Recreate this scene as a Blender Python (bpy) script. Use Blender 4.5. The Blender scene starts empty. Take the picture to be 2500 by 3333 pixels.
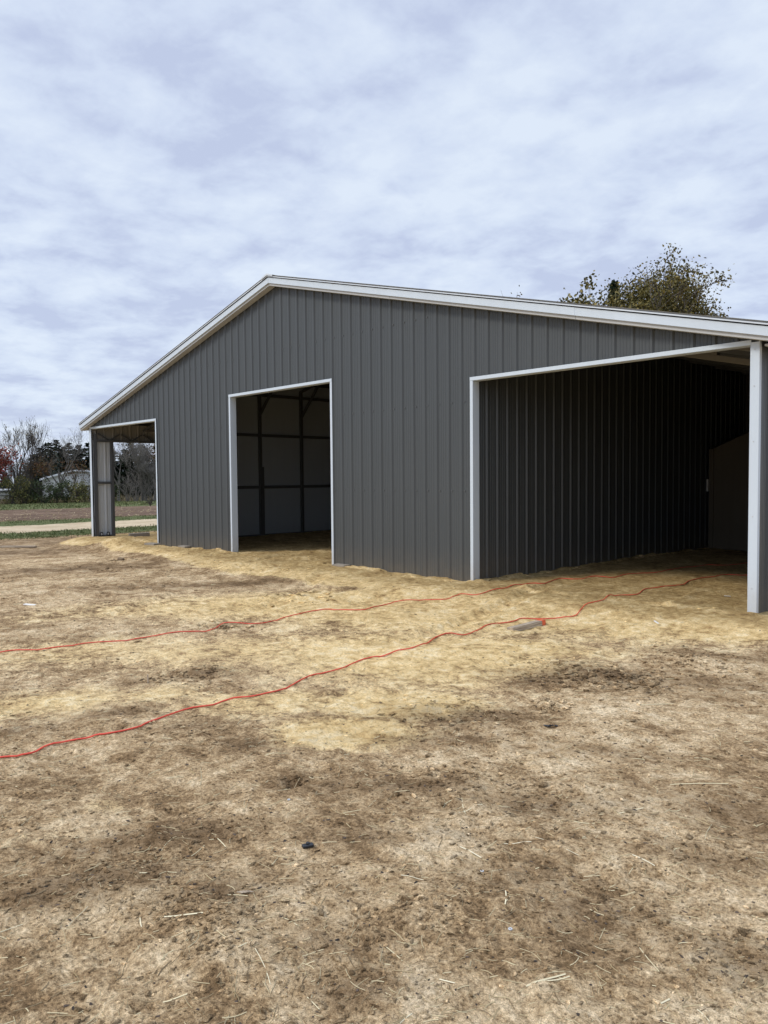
import bpy, math, random, bisect
import numpy as np
from mathutils import Vector, Matrix
R = math.radians
random.seed(7)
sc = bpy.context.scene
col = sc.collection

# ------------------------------------------------------------------ camera
FPX = 2493.8                                  # focal length in photo pixels (2500 x 3333)
CX, CY = 1250.0, 1666.5
CAM = np.array([0.0, -7.9655, 1.41])
A_ = np.array([0.68707311, 0.72653962, -0.00840967])
B_ = np.array([-0.02583225, 0.0359926, 0.99901813])
C_ = np.array([-0.72612894, 0.68618126, -0.0434977])
cd = bpy.data.cameras.new('camera'); cam = bpy.data.objects.new('camera', cd); col.objects.link(cam)
cd.sensor_fit = 'VERTICAL'; cd.sensor_height = 36; cd.sensor_width = 27; cd.lens = 36 * FPX / 3333
cd.clip_end = 6000; cd.clip_start = 0.05
m = Matrix.Identity(4)
for i in range(3):
    m[i][0] = A_[i]; m[i][1] = B_[i]; m[i][2] = -C_[i]; m[i][3] = CAM[i]
cam.matrix_world = m
sc.camera = cam
sc.render.resolution_x = 768; sc.render.resolution_y = 1024

def ray(px, py):
    return A_ * (px - CX) / FPX - B_ * (py - CY) / FPX + C_

# ------------------------------------------------------------------ noise and terrain
def vnoise(x, y, seed=0):
    x = np.asarray(x, float); y = np.asarray(y, float)
    ix = np.floor(x).astype(np.int64); iy = np.floor(y).astype(np.int64)
    fx = x - ix; fy = y - iy
    fx = fx * fx * fx * (fx * (fx * 6 - 15) + 10); fy = fy * fy * fy * (fy * (fy * 6 - 15) + 10)
    def h(a, b):
        n = (a * 374761393 + b * 668265263 + seed * 1442695041) & 0xffffffff
        n = ((n ^ (n >> 13)) * 1274126177) & 0xffffffff
        n = ((n ^ (n >> 16)) * 2246822519) & 0xffffffff
        return ((n ^ (n >> 15)) & 0xffffff) / float(0xffffff)
    a = h(ix, iy); b = h(ix + 1, iy); c = h(ix, iy + 1); d = h(ix + 1, iy + 1)
    return ((a + (b - a) * fx) * (1 - fy) + (c + (d - c) * fx) * fy) * 2 - 1
def fbm(x, y, s, octv=3, seed=0, gain=.5):
    r = 0; a = 1; t = 0
    for k in range(octv):
        r = r + a * vnoise(x / s * (2 ** k) + 17.3 * k, y / s * (2 ** k) - 9.1 * k, seed + k); t += a; a *= gain
    return r / t
def sstep(a, b, x):
    t = np.clip((np.asarray(x, float) - a) / (b - a), 0, 1); return t * t * (3 - 2 * t)

XL, XR, DEP = -19.18, -2.965, 9.15             # the barn's footprint
XM = -11.12                                    # ridge
def pad_mask(x, y):
    dx = np.maximum(np.maximum(-19.3 - x, x + 2.7), 0); dy = np.maximum(np.maximum(-y, y - DEP - .3), 0)
    d = np.sqrt(dx * dx + dy * dy)
    w = 1.05 + 1.0 * np.exp(-((x + 10) / 4.5) ** 2) + .35 * fbm(x, y, 1.6, 2, 5)
    return 1 - sstep(.12, 1, d / w)
TRACKS = [(-11.3, 1.6, -7.4, -4.6, -.8, 0), (-11.3, 1.6, -7.4, -4.6, .75, .3), (-5.2, 2.5, -4.4, -3.6, -.7, 1), (-5.2, 2.5, -4.4, -3.6, .8, 1.2)]
BUMPS = []                                     # (x, y, radius along x', radius along y', height)
def H(x, y, fine=True):
    x = np.asarray(x, float); y = np.asarray(y, float)
    base = -.12 - .09 * sstep(-11, -19, x) - .09 * sstep(-20, -27, x)
    d = np.maximum(-33 - x, 0)
    base = base - 0.0172 * np.minimum(d, 110) + 0.0172 * 0
    p = pad_mask(x, y)
    z = base * (1 - p) + p * 0.0
    near = sstep(60, 20, np.abs(x) + 0 * y)
    inside = ((x > XL) & (x < XR) & (y > .1) & (y < DEP)).astype(float)
    z = z + .018 * fbm(x, y, 1.3, 2, 11) * (1 - .5 * inside)
    z = z + inside * .06 * sstep(-13.5, -15.6, x) * sstep(-17, -15.6, x) - inside * .05 * sstep(5, 7.5, y) * sstep(-9, -6, x)
    if fine:
        rough = (1 - .3 * p) * near
        cl = sstep(-.25, .45, fbm(x, y, .5, 2, 91))
        z = z + rough * (.020 * fbm(x, y, .42, 2, 21) + .016 * np.abs(fbm(x, y, .15, 2, 31)) + (.005 + .009 * cl) * fbm(x, y, .055, 2, 41))
        z = z + (1 - near) * .05 * fbm(x * 2.2, y * .5, 1.0, 2, 51)
        # loose sand banked against the walls
        z = z + .045 * np.maximum(0, fbm(x, y, .23, 2, 61) + .2) * (np.exp(-((y + .03) / .10) ** 2) * ((x > XL) & (x < XR)) + np.exp(-((x + 6.6) / .10) ** 2) * ((y > 0) & (y < DEP)))
    for (ax0, ay0, ax1, ay1, off, ph) in TRACKS:
        L = math.hypot(ax1 - ax0, ay1 - ay0); ux, uy = (ax1 - ax0) / L, (ay1 - ay0) / L
        al = (x - ax0) * ux + (y - ay0) * uy; ac = -(x - ax0) * uy + (y - ay0) * ux - off + .12 * np.sin(al * .7 + ph)
        ins = sstep(0, .8, al) * sstep(L, L - 1.0, al) * sstep(-.35, .2, fbm(x, y, .9, 2, 77))
        z = z + ins * (-.022 * np.exp(-(ac / .13) ** 4) + .018 * np.exp(-((np.abs(ac) - .17) / .05) ** 2) + .009 * np.exp(-(ac / .13) ** 4) * np.sin((al + np.abs(ac) * .8) * 36))
    for (bx, by, ux, uy, r1, r2, hh) in BUMPS:
        a = ((x - bx) * ux + (y - by) * uy) / r1; b = (-(x - bx) * uy + (y - by) * ux) / r2
        z = z + hh * np.exp(-(a * a + b * b)) * (1 + .35 * fbm(x, y, .18, 2, 71))
    return z
GRID = {}
def gz(x, y):                                  # height of the built ground mesh
    if not GRID: return float(H(x, y, False))
    i = min(max(bisect.bisect_right(GRID['y'], y) - 1, 0), len(GRID['y']) - 2); j = min(max(bisect.bisect_right(GRID['x'], x) - 1, 0), len(GRID['x']) - 2)
    gx, gy, Zg = GRID['x'], GRID['y'], GRID['z']
    u = min(max((x - gx[j]) / (gx[j + 1] - gx[j]), 0), 1); v = min(max((y - gy[i]) / (gy[i + 1] - gy[i]), 0), 1)
    return float((Zg[i, j] * (1 - u) + Zg[i, j + 1] * u) * (1 - v) + (Zg[i + 1, j] * (1 - u) + Zg[i + 1, j + 1] * u) * v)
def hit(px, py, fine=False):
    d = ray(px, py); z = -.1; n = 14 if GRID and fine else 30
    for k in range(n):
        P = CAM + d * ((z - CAM[2]) / d[2]); z2 = gz(P[0], P[1]); z = z + (z2 - z) * (.6 if k > 3 else 1)
        if abs(z2 - z) < .0004: break
    return CAM + d * ((z - CAM[2]) / d[2])
def wall_pt(px, py, axis, val):
    d = ray(px, py); return CAM + d * ((val - CAM[axis]) / d[axis])
def at(px, dist):
    d = ray(px, 1560); k = math.hypot(d[0], d[1]); return CAM[0] + d[0] / k * dist, CAM[1] + d[1] / k * dist

def add_bump(px, py, r1, r2, h, ang=None):
    P = hit(px, py)
    if ang is None: u = np.array([A_[0], A_[1]]); u /= np.linalg.norm(u)
    else: u = (math.cos(ang), math.sin(ang))
    return (P[0], P[1], u[0], u[1], r1, r2, h)
BUMPS = [add_bump(*a) for a in [
    (960, 1950, .55, .22, .055), (1130, 1945, .5, .2, .05), (1330, 1915, .6, .2, .04), (1750, 1975, .7, .3, .03),
    (2056, 2230, .16, .12, -.05), (1960, 2200, .25, .1, .03), (950, 2548, .06, .05, -.05), (750, 2040, .2, .1, .03),
    (660, 2185, .2, .1, .03), (1370, 2310, .25, .14, .025), (1780, 2290, .1, .06, .03), (600, 2960, .16, .12, .03),
    (700, 3060, .22, .15, .025), (450, 2790, .4, .1, -.03), (1500, 2960, .3, .14, .02), (2250, 2150, .5, .1, .02),
    (1350, 2120, .5, .16, .03), (1450, 2390, .4, .1, -.02), (340, 1780, 1.2, .35, .12), (640, 1800, 1.0, .35, .07), (470, 1790, .8, .3, .06), (800, 1835, .7, .3, .05),
    (1860, 2180, .3, .12, .03), (2100, 2720, .3, .2, .02), (1000, 1800, .8, .1, .05), (960, 1822, .9, .08, .05), (1020, 1838, .8, .08, .04)]]

# ------------------------------------------------------------------ materials
class NT:
    def __init__(s, name):
        s.m = bpy.data.materials.new(name); s.m.use_nodes = True; s.t = s.m.node_tree
        s.b = s.t.nodes['Principled BSDF']
    def n(s, ty, **k):
        nd = s.t.nodes.new(ty)
        for a, v in k.items():
            if a.startswith('i_'):
                key = a[2:]; nd.inputs[int(key) if key.isdigit() else key].default_value = v
            else: setattr(nd, a, v)
        return nd
    def l(s, a, b): s.t.links.new(a, b)
    def tc(s):
        return s.n('ShaderNodeTexCoord').outputs['Object']
    def geo(s): return s.n('ShaderNodeNewGeometry')
    def noise(s, scale, detail=4, rough=.55, vec=None, dist=0):
        nd = s.n('ShaderNodeTexNoise'); nd.inputs['Scale'].default_value = scale; nd.inputs['Detail'].default_value = detail
        nd.inputs['Roughness'].default_value = rough; nd.inputs['Distortion'].default_value = dist
        if vec is not None: s.l(vec, nd.inputs['Vector'])
        return nd.outputs['Fac']
    def ramp(s, fac, stops):
        nd = s.n('ShaderNodeValToRGB'); e = nd.color_ramp.elements
        while len(e) < len(stops): e.new(.5)
        for q, (p, c) in zip(e, stops):
            q.position = p; q.color = (c[0], c[1], c[2], 1) if hasattr(c, '__len__') else (c, c, c, 1)
        s.l(fac, nd.inputs['Fac']); return nd.outputs['Color']
    def mix(s, fac, a, b, mode='MIX'):
        nd = s.n('ShaderNodeMix', data_type='RGBA', blend_type=mode)
        for k, v in ((0, fac), (6, a), (7, b)):
            if isinstance(v, bpy.types.NodeSocket): s.l(v, nd.inputs[k])
            elif k == 0: nd.inputs[0].default_value = v
            else: nd.inputs[k].default_value = (v[0], v[1], v[2], 1)
        return nd.outputs[2]
    def math(s, op, a, b=0, c=None, clamp=False):
        nd = s.n('ShaderNodeMath', operation=op, use_clamp=clamp)
        for k, v in enumerate((a, b) if c is None else (a, b, c)):
            if isinstance(v, bpy.types.NodeSocket): s.l(v, nd.inputs[k])
            else: nd.inputs[k].default_value = v
        return nd.outputs[0]
    def attr(s, name):
        return s.n('ShaderNodeAttribute', attribute_name=name).outputs['Fac']
    def mapv(s, vec, scale):
        nd = s.n('ShaderNodeMapping'); nd.inputs['Scale'].default_value = scale; s.l(vec, nd.inputs['Vector']); return nd.outputs[0]
    def bump(s, h, strength, dist, prev=None):
        nd = s.n('ShaderNodeBump'); nd.inputs['Strength'].default_value = strength; nd.inputs['Distance'].default_value = dist
        s.l(h, nd.inputs['Height'])
        if prev is not None: s.l(prev, nd.inputs['Normal'])
        return nd.outputs[0]
    def done(s, color=None, rough=.6, metal=0, normal=None, spec=None):
        for k, v in (('Base Color', color), ('Roughness', rough), ('Metallic', metal), ('Normal', normal), ('Specular IOR Level', spec)):
            if v is None: continue
            if isinstance(v, bpy.types.NodeSocket): s.l(v, s.b.inputs[k])
            elif k == 'Base Color': s.b.inputs[k].default_value = (v[0], v[1], v[2], 1)
            else: s.b.inputs[k].default_value = v
        return s.m

def painted(name, c, rough=.42, dirt=.25, dirtc=(.16, .13, .09), dust=None, var=.12, spec=.5, can=.25):
    t = NT(name); o = t.tc()
    n1 = t.noise(1.3, 4, .6, t.mapv(o, (1, 1, .35)))
    streak = t.noise(9, 3, .6, t.mapv(o, (1, 1, .06)))
    fine = t.noise(120, 2, .5, o)
    k = t.math('MULTIPLY_ADD', n1, var, 1 - var / 2)
    k = t.math('MULTIPLY', k, t.math('MULTIPLY_ADD', streak, var * 1.2, 1 - var * .6))
    g = t.n('ShaderNodeCombineColor'); [t.l(k, g.inputs[i]) for i in range(3)]
    base = t.mix(1, c, g.outputs[0], 'MULTIPLY')
    sz = t.n('ShaderNodeSeparateXYZ'); t.l(o, sz.inputs[0])
    low = t.math('SUBTRACT', 1, t.math('DIVIDE', sz.outputs[2], .55), clamp=True)
    low = t.math('MULTIPLY', t.math('POWER', low, 2.0), t.math('MULTIPLY_ADD', t.noise(7, 5, .7, o), 1.6, -.2), clamp=True)
    base = t.mix(t.math('MULTIPLY', low, dirt), base, dirtc)
    rr = t.math('MULTIPLY_ADD', n1, .14, rough - .07)
    nb = t.bump(t.noise(1.6, 2, .4, t.mapv(o, (1, 1, .5))), can, .012)
    nb = t.bump(fine, .08, .001, nb)
    return t.done(base, rr, 0, nb, spec)
M = {}
M['charcoal'] = painted('charcoal_painted_steel', (.058, .065, .0685), .40, .7, can=.7)
M['white'] = painted('white_painted_trim', (.54, .61, .68), .45, .7, (.40, .32, .2), var=.10, can=.5)
M['soffit'] = painted('soffit_trim', (.43, .44, .44), .5, 0, var=.06, can=.1)
M['roof'] = painted('roof_steel', (.56, .61, .66), .45, 0, var=.1)
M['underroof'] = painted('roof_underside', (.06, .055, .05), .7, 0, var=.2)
M['frame'] = painted('galvanised_frame', (.085, .09, .095), .5, .3, var=.25)
M['rafter_lit'] = painted('rafter_steel_lit', (.17, .16, .14), .5, .3, var=.2)  # paler copy of the frame steel, light from the ground put into its colour
M['liner'] = painted('insulation_liner', (.38, .42, .45), .55, .4, var=.1, can=.6)
M['inner'] = painted('panel_inner_face', (.52, .55, .57), .4, .3, var=.1)
M['inner_shaded'] = painted('panel_inner_face_shaded', (.26, .25, .22), .6, 0)  # same panel as the inner face, its shade under the eave put into the colour
M['concrete'] = painted('grey_concrete', (.20, .19, .175), .9, .5, (.4, .3, .17), var=.4)
M['black'] = painted('black_plastic', (.018, .02, .024), .4, 0)
M['ring'] = painted('bare_zinc', (.5, .52, .54), .45, 0)
M['siding'] = painted('tan_lap_siding', (.125, .105, .075), .8, .3, var=.3)
M['housewhite'] = painted('pale_house_wall', (.72, .71, .70), .8, .1)
M['houseroof'] = painted('pale_metal_roof', (.85, .85, .87), .6, 0)
M['paper'] = painted('white_scrap', (.75, .74, .7), .7, 0)
def simple_isl(name, c1, c2, c3=None, rough=.8, scale=1.0, spec=.3):
    t = NT(name); g = t.geo().outputs['Random Per Island']
    stops = [(0, c1), (1, c2)] if c3 is None else [(0, c1), (.5, c2), (1, c3)]
    c = t.ramp(g, stops)
    return t.done(c, rough, 0, None, spec)
M['clod'] = simple_isl('dirt_clod', (.13, .09, .055), (.25, .185, .12), (.46, .37, .26), .95)
M['clodsand'] = simple_isl('sand_lump', (.34, .24, .11), (.48, .36, .19), (.60, .50, .34), .95)
M['straw'] = simple_isl('dry_straw', (.17, .12, .065), (.40, .31, .17), (.62, .53, .33), .7)
M['strawpale'] = simple_isl('pale_straw', (.55, .47, .29), (.66, .58, .38), (.72, .66, .48), .65)
M['chip'] = simple_isl('dark_chips', (.02, .017, .014), (.06, .045, .035), (.11, .08, .06), .95)
M['grass'] = simple_isl('green_grass', (.055, .072, .022), (.10, .125, .038), (.18, .165, .08), .8)
M['drygrass'] = simple_isl('tall_dry_grass', (.14, .115, .065), (.25, .205, .12), (.36, .29, .18), .9)
M['conifer'] = simple_isl('conifer_needles', (.008, .016, .009), (.018, .032, .016), (.036, .052, .028), .8, spec=.1)
M['conifer_grey'] = simple_isl('grey_conifer_needles', (.016, .022, .017), (.032, .040, .032), (.055, .062, .05), .8, spec=.1)
M['shrub'] = simple_isl('shrub_leaves', (.018, .035, .010), (.04, .06, .018), (.09, .10, .03), .7)
M['shrub_yellow'] = simple_isl('yellowing_leaves', (.06, .07, .02), (.12, .12, .035), (.22, .18, .05), .7)
M['red'] = simple_isl('red_leaves', (.10, .016, .014), (.19, .035, .025), (.30, .09, .05), .7)
M['orange'] = simple_isl('orange_brown_leaves', (.09, .04, .018), (.15, .075, .03), (.12, .10, .035), .8)
M['olive'] = simple_isl('olive_leaves', (.035, .034, .009), (.105, .092, .022), (.22, .17, .045), .65)
def bark(name, c):
    t = NT(name); o = t.tc(); n = t.noise(6, 4, .6, t.mapv(o, (3, 3, 1)))
    return t.done(t.ramp(n, [(.3, [v * .6 for v in c]), (.75, [v * 1.4 for v in c])]), .9)
M['bark'] = bark('grey_bark', (.13, .115, .10)); M['barkdark'] = bark('dark_bark', (.06, .05, .042)); M['barkpale'] = bark('pale_bark', (.165, .15, .135))
# cord
t = NT('orange_red_cord'); o = t.tc()
M['cord'] = t.done(t.ramp(t.noise(9, 5, .7, o), [(.3, (.45, .07, .04)), (.45, (.66, .06, .035)), (.7, (.78, .11, .06))]), .5)
# wood of the scrap
t = NT('weathered_wood'); o = t.tc(); v = t.mapv(o, (2.5, 40, 40))
n = t.noise(2.2, 5, .65, v, .6); c = t.ramp(n, [(.3, (.16, .12, .085)), (.5, (.36, .29, .21)), (.75, (.58, .48, .36))])
M['wood'] = t.done(c, .8, 0, t.bump(n, .5, .003))
t = NT('orange_spray_paint'); o = t.tc(); n = t.noise(30, 4, .7, o)
M['spray'] = t.done(t.ramp(n, [(.25, (.35, .10, .05)), (.5, (.72, .13, .05))]), .6)

# ground
def ground_mat(name, island=False):
    t = NT(name); o = t.tc()
    S = t.attr('sand'); D = t.attr('dark'); G = t.attr('grass'); T = t.attr('track'); P = t.attr('plough'); Pd = t.attr('pad')
    big = t.noise(.55, 5, .6, o, .3); mid = t.noise(2.6, 6, .66, o, .1); sm = t.noise(13, 5, .66, o); fn = t.noise(60, 5, .75, o); vf = t.noise(260, 3, .7, o)
    mixn = t.math('ADD', t.math('MULTIPLY', mid, .36), t.math('MULTIPLY', sm, .32)); mixn = t.math('ADD', mixn, t.math('ADD', t.math('MULTIPLY', big, .17), t.math('MULTIPLY', fn, .15)))
    mixn = t.math('SUBTRACT', mixn, t.math('MULTIPLY', D, .055))
    soil = t.ramp(mixn, [(.37, (.125, .076, .036)), (.435, (.245, .158, .080)), (.48, (.40, .275, .148)), (.53, (.575, .425, .250)), (.60, (.78, .62, .405))])
    crumb = t.ramp(fn, [(.30, .34), (.43, .80), (.52, 1.02), (.62, 1.22), (.74, 1.5)])
    soil = t.mix(1, soil, crumb, 'MULTIPLY')
    soil = t.mix(1, soil, t.ramp(vf, [(.32, .62), (.5, 1.0), (.68, 1.32)]), 'MULTIPLY')
    sandc = t.ramp(t.math('ADD', t.math('MULTIPLY', mid, .45), t.math('MULTIPLY', sm, .55)), [(.36, (.32, .20, .085)), (.45, (.56, .39, .175)), (.53, (.73, .54, .27)), (.64, (.86, .70, .43))])
    sandc = t.mix(1, sandc, t.ramp(fn, [(.30, .55), (.46, .96), (.60, 1.1), (.74, 1.3)]), 'MULTIPLY')
    padc = t.ramp(t.math('ADD', t.math('MULTIPLY', mid, .5), t.math('MULTIPLY', sm, .5)), [(.36, (.20, .128, .055)), (.45, (.345, .232, .097)), (.53, (.465, .328, .145)), (.64, (.66, .51, .28))])  # golden pad sand, darkened to carry the shade beside the building
    padc = t.mix(1, padc, t.ramp(fn, [(.30, .66), (.46, .96), (.60, 1.06), (.74, 1.22)]), 'MULTIPLY')
    sandc = t.mix(t.math('MULTIPLY', Pd, .95), sandc, padc)
    sm2 = t.math('MULTIPLY_ADD', t.math('ADD', t.math('MULTIPLY', mid, .45), t.math('ADD', t.math('MULTIPLY', sm, .35), t.math('MULTIPLY', fn, .2))), 2.6, -1.30)
    sf = t.math('ADD', S, t.math('MULTIPLY', sm2, t.math('SUBTRACT', 1, t.math('MULTIPLY', Pd, .8))))
    sf = t.n('ShaderNodeMapRange', interpolation_type='SMOOTHSTEP', i_1=.30, i_2=.72).outputs[0] if False else t.math('MULTIPLY_ADD', sf, 2.6, -.85, clamp=True)
    c = t.mix(sf, soil, sandc)
    # darker crumbs and litter
    spk = t.ramp(t.noise(34, 5, .8, o, .5), [(.60, 0), (.68, 1)])
    c = t.mix(t.math('MULTIPLY', spk, t.math('SUBTRACT', .55, t.math('MULTIPLY', Pd, .42))), c, (.085, .06, .042))
    # dark spots broken up by noise, the hollows among them
    dn = t.math('ADD', t.math('MULTIPLY', sm, .5), t.math('MULTIPLY', fn, .5))
    dk = t.math('MULTIPLY', t.math('MULTIPLY_ADD', dn, 7.0, -3.15, clamp=True), D, clamp=True)
    c = t.mix(t.math('MULTIPLY', dk, .72), c, (.085, .062, .045))
    fv = t.mapv(o, (1.1, .45, 1)); fm = t.noise(.9, 6, .75, fv); ff = t.noise(5, 4, .8, fv)
    pl = t.ramp(t.math('ADD', t.math('MULTIPLY', fm, .5), t.math('MULTIPLY', ff, .5)), [(.36, (.045, .028, .020)), (.47, (.11, .070, .047)), (.56, (.185, .125, .085)), (.68, (.36, .27, .17))])
    c = t.mix(P, c, pl)
    gm = t.math('ADD', G, t.math('MULTIPLY_ADD', t.math('ADD', fm, ff), .9, -.9))
    gc = t.ramp(t.noise(3, 5, .8, o), [(.3, (.055, .07, .026)), (.5, (.095, .115, .042)), (.72, (.18, .165, .085))])
    c = t.mix(t.math('MULTIPLY', t.math('MULTIPLY_ADD', gm, 2.6, -.8, clamp=True), t.math('GREATER_THAN', G, .02)), c, gc)
    tcx = t.ramp(t.noise(2.2, 5, .7, t.mapv(o, (1, .3, 1))), [(.3, (.36, .27, .17)), (.6, (.55, .45, .31))])
    c = t.mix(t.math('MULTIPLY_ADD', t.math('ADD', T, t.math('MULTIPLY_ADD', ff, .6, -.3)), 2.5, -.75, clamp=True), c, tcx)
    vo = t.n('ShaderNodeTexVoronoi', feature='SMOOTH_F1', i_Scale=38.0, i_Smoothness=.35); t.l(t.mix(.12, o, t.n('ShaderNodeTexNoise', i_Scale=30.0).outputs['Color']), vo.inputs['Vector'])
    vh = t.math('MULTIPLY', t.math('SUBTRACT', 1, vo.outputs['Distance']), t.math('MULTIPLY_ADD', mid, 2.4, -.8, clamp=True))
    nb = t.bump(vh, .9, .012)
    nb = t.bump(sm, .8, .04, nb); nb = t.bump(fn, .95, .014, nb); nb = t.bump(vf, .6, .004, nb)
    if island:
        c = t.mix(1, c, t.ramp(t.geo().outputs['Random Per Island'], [(0, .45), (.45, .8), (.8, 1.2), (1, 1.8)]), 'MULTIPLY')
    return t.done(c, .95, 0, nb, .12)
M['ground'] = ground_mat('yard_ground')
M['loose'] = ground_mat('loose_dirt', True)

# ------------------------------------------------------------------ mesh helpers
class MB:
    def __init__(s): s.v = []; s.f = []
    def quad(s, *p):
        n = len(s.v); s.v += [tuple(map(float, q)) for q in p]; s.f.append(tuple(range(n, n + len(p))))
    def box(s, x0, x1, y0, y1, z0, z1):
        n = len(s.v)
        s.v += [(x0, y0, z0), (x1, y0, z0), (x1, y1, z0), (x0, y1, z0), (x0, y0, z1), (x1, y0, z1), (x1, y1, z1), (x0, y1, z1)]
        s.f += [tuple(n + i for i in q) for q in ((0, 3, 2, 1), (4, 5, 6, 7), (0, 1, 5, 4), (1, 2, 6, 5), (2, 3, 7, 6), (3, 0, 4, 7))]
    def bar(s, p, q, w, h, up=(0, 0, 1)):          # rectangular bar from p to q
        p = Vector(p); q = Vector(q); d = (q - p).normalized(); u = Vector(up); r = d.cross(u)
        if r.length < 1e-5: r = d.cross(Vector((0, 1, 0)))
        r.normalize(); u = r.cross(d).normalized(); n = len(s.v)
        for e in (p, q):
            for a, b in ((-1, -1), (1, -1), (1, 1), (-1, 1)): s.v.append(tuple(e + r * (a * w / 2) + u * (b * h / 2)))
        s.f += [tuple(n + i for i in g) for g in ((0, 1, 2, 3), (7, 6, 5, 4), (0, 4, 5, 1), (1, 5, 6, 2), (2, 6, 7, 3), (3, 7, 4, 0))]
    def tube(s, pts, rad, sides=5, cap=True):
        n0 = len(s.v); pts = [Vector(p) for p in pts]; k = len(pts)
        ref = Vector((.13, .21, .97))
        for i, p in enumerate(pts):
            d = (pts[min(i + 1, k - 1)] - pts[max(i - 1, 0)])
            if d.length < 1e-9: d = Vector((0, 0, 1))
            d.normalize(); r = d.cross(ref)
            if r.length < .05: r = d.cross(Vector((1, 0, 0)))
            r.normalize(); u = d.cross(r); rr = rad[i] if hasattr(rad, '__len__') else rad
            for j in range(sides):
                a = 2 * math.pi * j / sides; s.v.append(tuple(p + r * (math.cos(a) * rr) + u * (math.sin(a) * rr)))
        for i in range(k - 1):
            for j in range(sides):
                a = n0 + i * sides + j; b = n0 + i * sides + (j + 1) % sides
                s.f.append((a, b, b + sides, a + sides))
        if cap:
            s.f.append(tuple(n0 + j for j in range(sides))[::-1]); s.f.append(tuple(n0 + (k - 1) * sides + j for j in range(sides)))
    def litter(s, name):
        o = s.build(name, M['loose']); v = np.array(s.v); j = np.clip(np.searchsorted(ax, v[:, 0]) - 1, 0, nx - 2); i = np.clip(np.searchsorted(ay, v[:, 1]) - 1, 0, ny - 2)
        for nm, arr in ATTR: o.data.attributes.new(nm, 'FLOAT', 'POINT').data.foreach_set('value', arr[i, j].astype(np.float32))
        return o
    def build(s, name, mat, parent=None, bevel=0, smooth=False, origin=None):
        me = bpy.data.meshes.new(name)
        vs = s.v
        if origin is not None: vs = [(a - origin[0], b - origin[1], c - origin[2]) for a, b, c in vs]
        me.from_pydata(vs, [], s.f); me.update()
        ms = mat if isinstance(mat, (list, tuple)) else [mat]
        for q in ms: me.materials.append(q)
        if smooth: me.polygons.foreach_set('use_smooth', [True] * len(me.polygons))
        o = bpy.data.objects.new(name, me); col.objects.link(o)
        if origin is not None and parent is None: o.location = origin
        if parent is not None: o.parent = parent
        if bevel:
            b = o.modifiers.new('bevel', 'BEVEL'); b.width = bevel; b.segments = 2; b.limit_method = 'ANGLE'
        return o
def tag(o, label=None, cat=None, group=None, kind=None):
    if label: o['label'] = label
    if cat: o['category'] = cat
    if group: o['group'] = group
    if kind: o['kind'] = kind
    return o
def empty(name, loc=(0, 0, 0), rz=0):
    o = bpy.data.objects.new(name, None); col.objects.link(o); o.location = loc; o.rotation_euler = (0, 0, rz); o.empty_display_size = .3
    return o

# ------------------------------------------------------------------ ground sheet
def axis(lo, hi, f0, f1, s0, g, g2=.06):
    out = list(np.arange(f0, f1 + 1e-6, s0)); a = f0; d = 0
    left = []
    while a > lo:
        d = f0 - a; st = s0 + g * d if d < 150 else s0 + g * 150 + g2 * (d - 150); a -= st; left.append(a)
    a = out[-1]; right = []
    while a < hi:
        d = a - f1; st = s0 + g2 * d; a += st; right.append(a)
    return np.array(left[::-1] + out + right)
ax = axis(-1500, 900, -5.4, -.2, .022, .0095)
ay = axis(-900, 1500, -7.6, -2.2, .022, .0095)
def axis_y():
    out = list(np.arange(-7.5, -2.4, .022)); a = out[-1]
    while a < 1500:
        d = a + 2.4; a += .022 + .0085 * min(d, 40) + .06 * max(d - 40, 0); out.append(a)
    left = []; a = -7.5
    while a > -900: a -= .022 + .08 * (-7.5 - a); left.append(a)
    return np.array(left[::-1] + out)
ay = axis_y()
X, Y = np.meshgrid(ax, ay); Z = H(X, Y)
nx, ny = len(ax), len(ay)
me = bpy.data.meshes.new('ground')
me.vertices.add(nx * ny); me.vertices.foreach_set('co', np.stack([X, Y, Z], -1).astype(np.float32).ravel())
idx = np.arange(nx * ny).reshape(ny, nx); q = np.stack([idx[:-1, :-1], idx[:-1, 1:], idx[1:, 1:], idx[1:, :-1]], -1).reshape(-1, 4)
me.loops.add(q.size); me.loops.foreach_set('vertex_index', q.ravel().astype(np.int32))
me.polygons.add(len(q)); me.polygons.foreach_set('loop_start', (np.arange(len(q)) * 4).astype(np.int32))
CL = fbm(X, Y, .45, 3, 91)
me.update(calc_edges=True); me.polygons.foreach_set('use_smooth', [True] * len(q))
GRID.update(x=list(ax), y=list(ay), z=Z)
ground = bpy.data.objects.new('ground', me); col.objects.link(ground); me.materials.append(M['ground']); tag(ground, kind='structure')
def ell(px, py, r1, r2):
    P = hit(px, py); v = np.array([P[0] - CAM[0], P[1] - CAM[1]]); v /= np.linalg.norm(v)
    a = ((X - P[0]) * -v[1] + (Y - P[1]) * v[0]) / r1; b = ((X - P[0]) * v[0] + (Y - P[1]) * v[1]) / r2
    return np.exp(-(a * a + b * b))
pad = pad_mask(X, Y)
sand = np.zeros_like(X)
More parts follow.
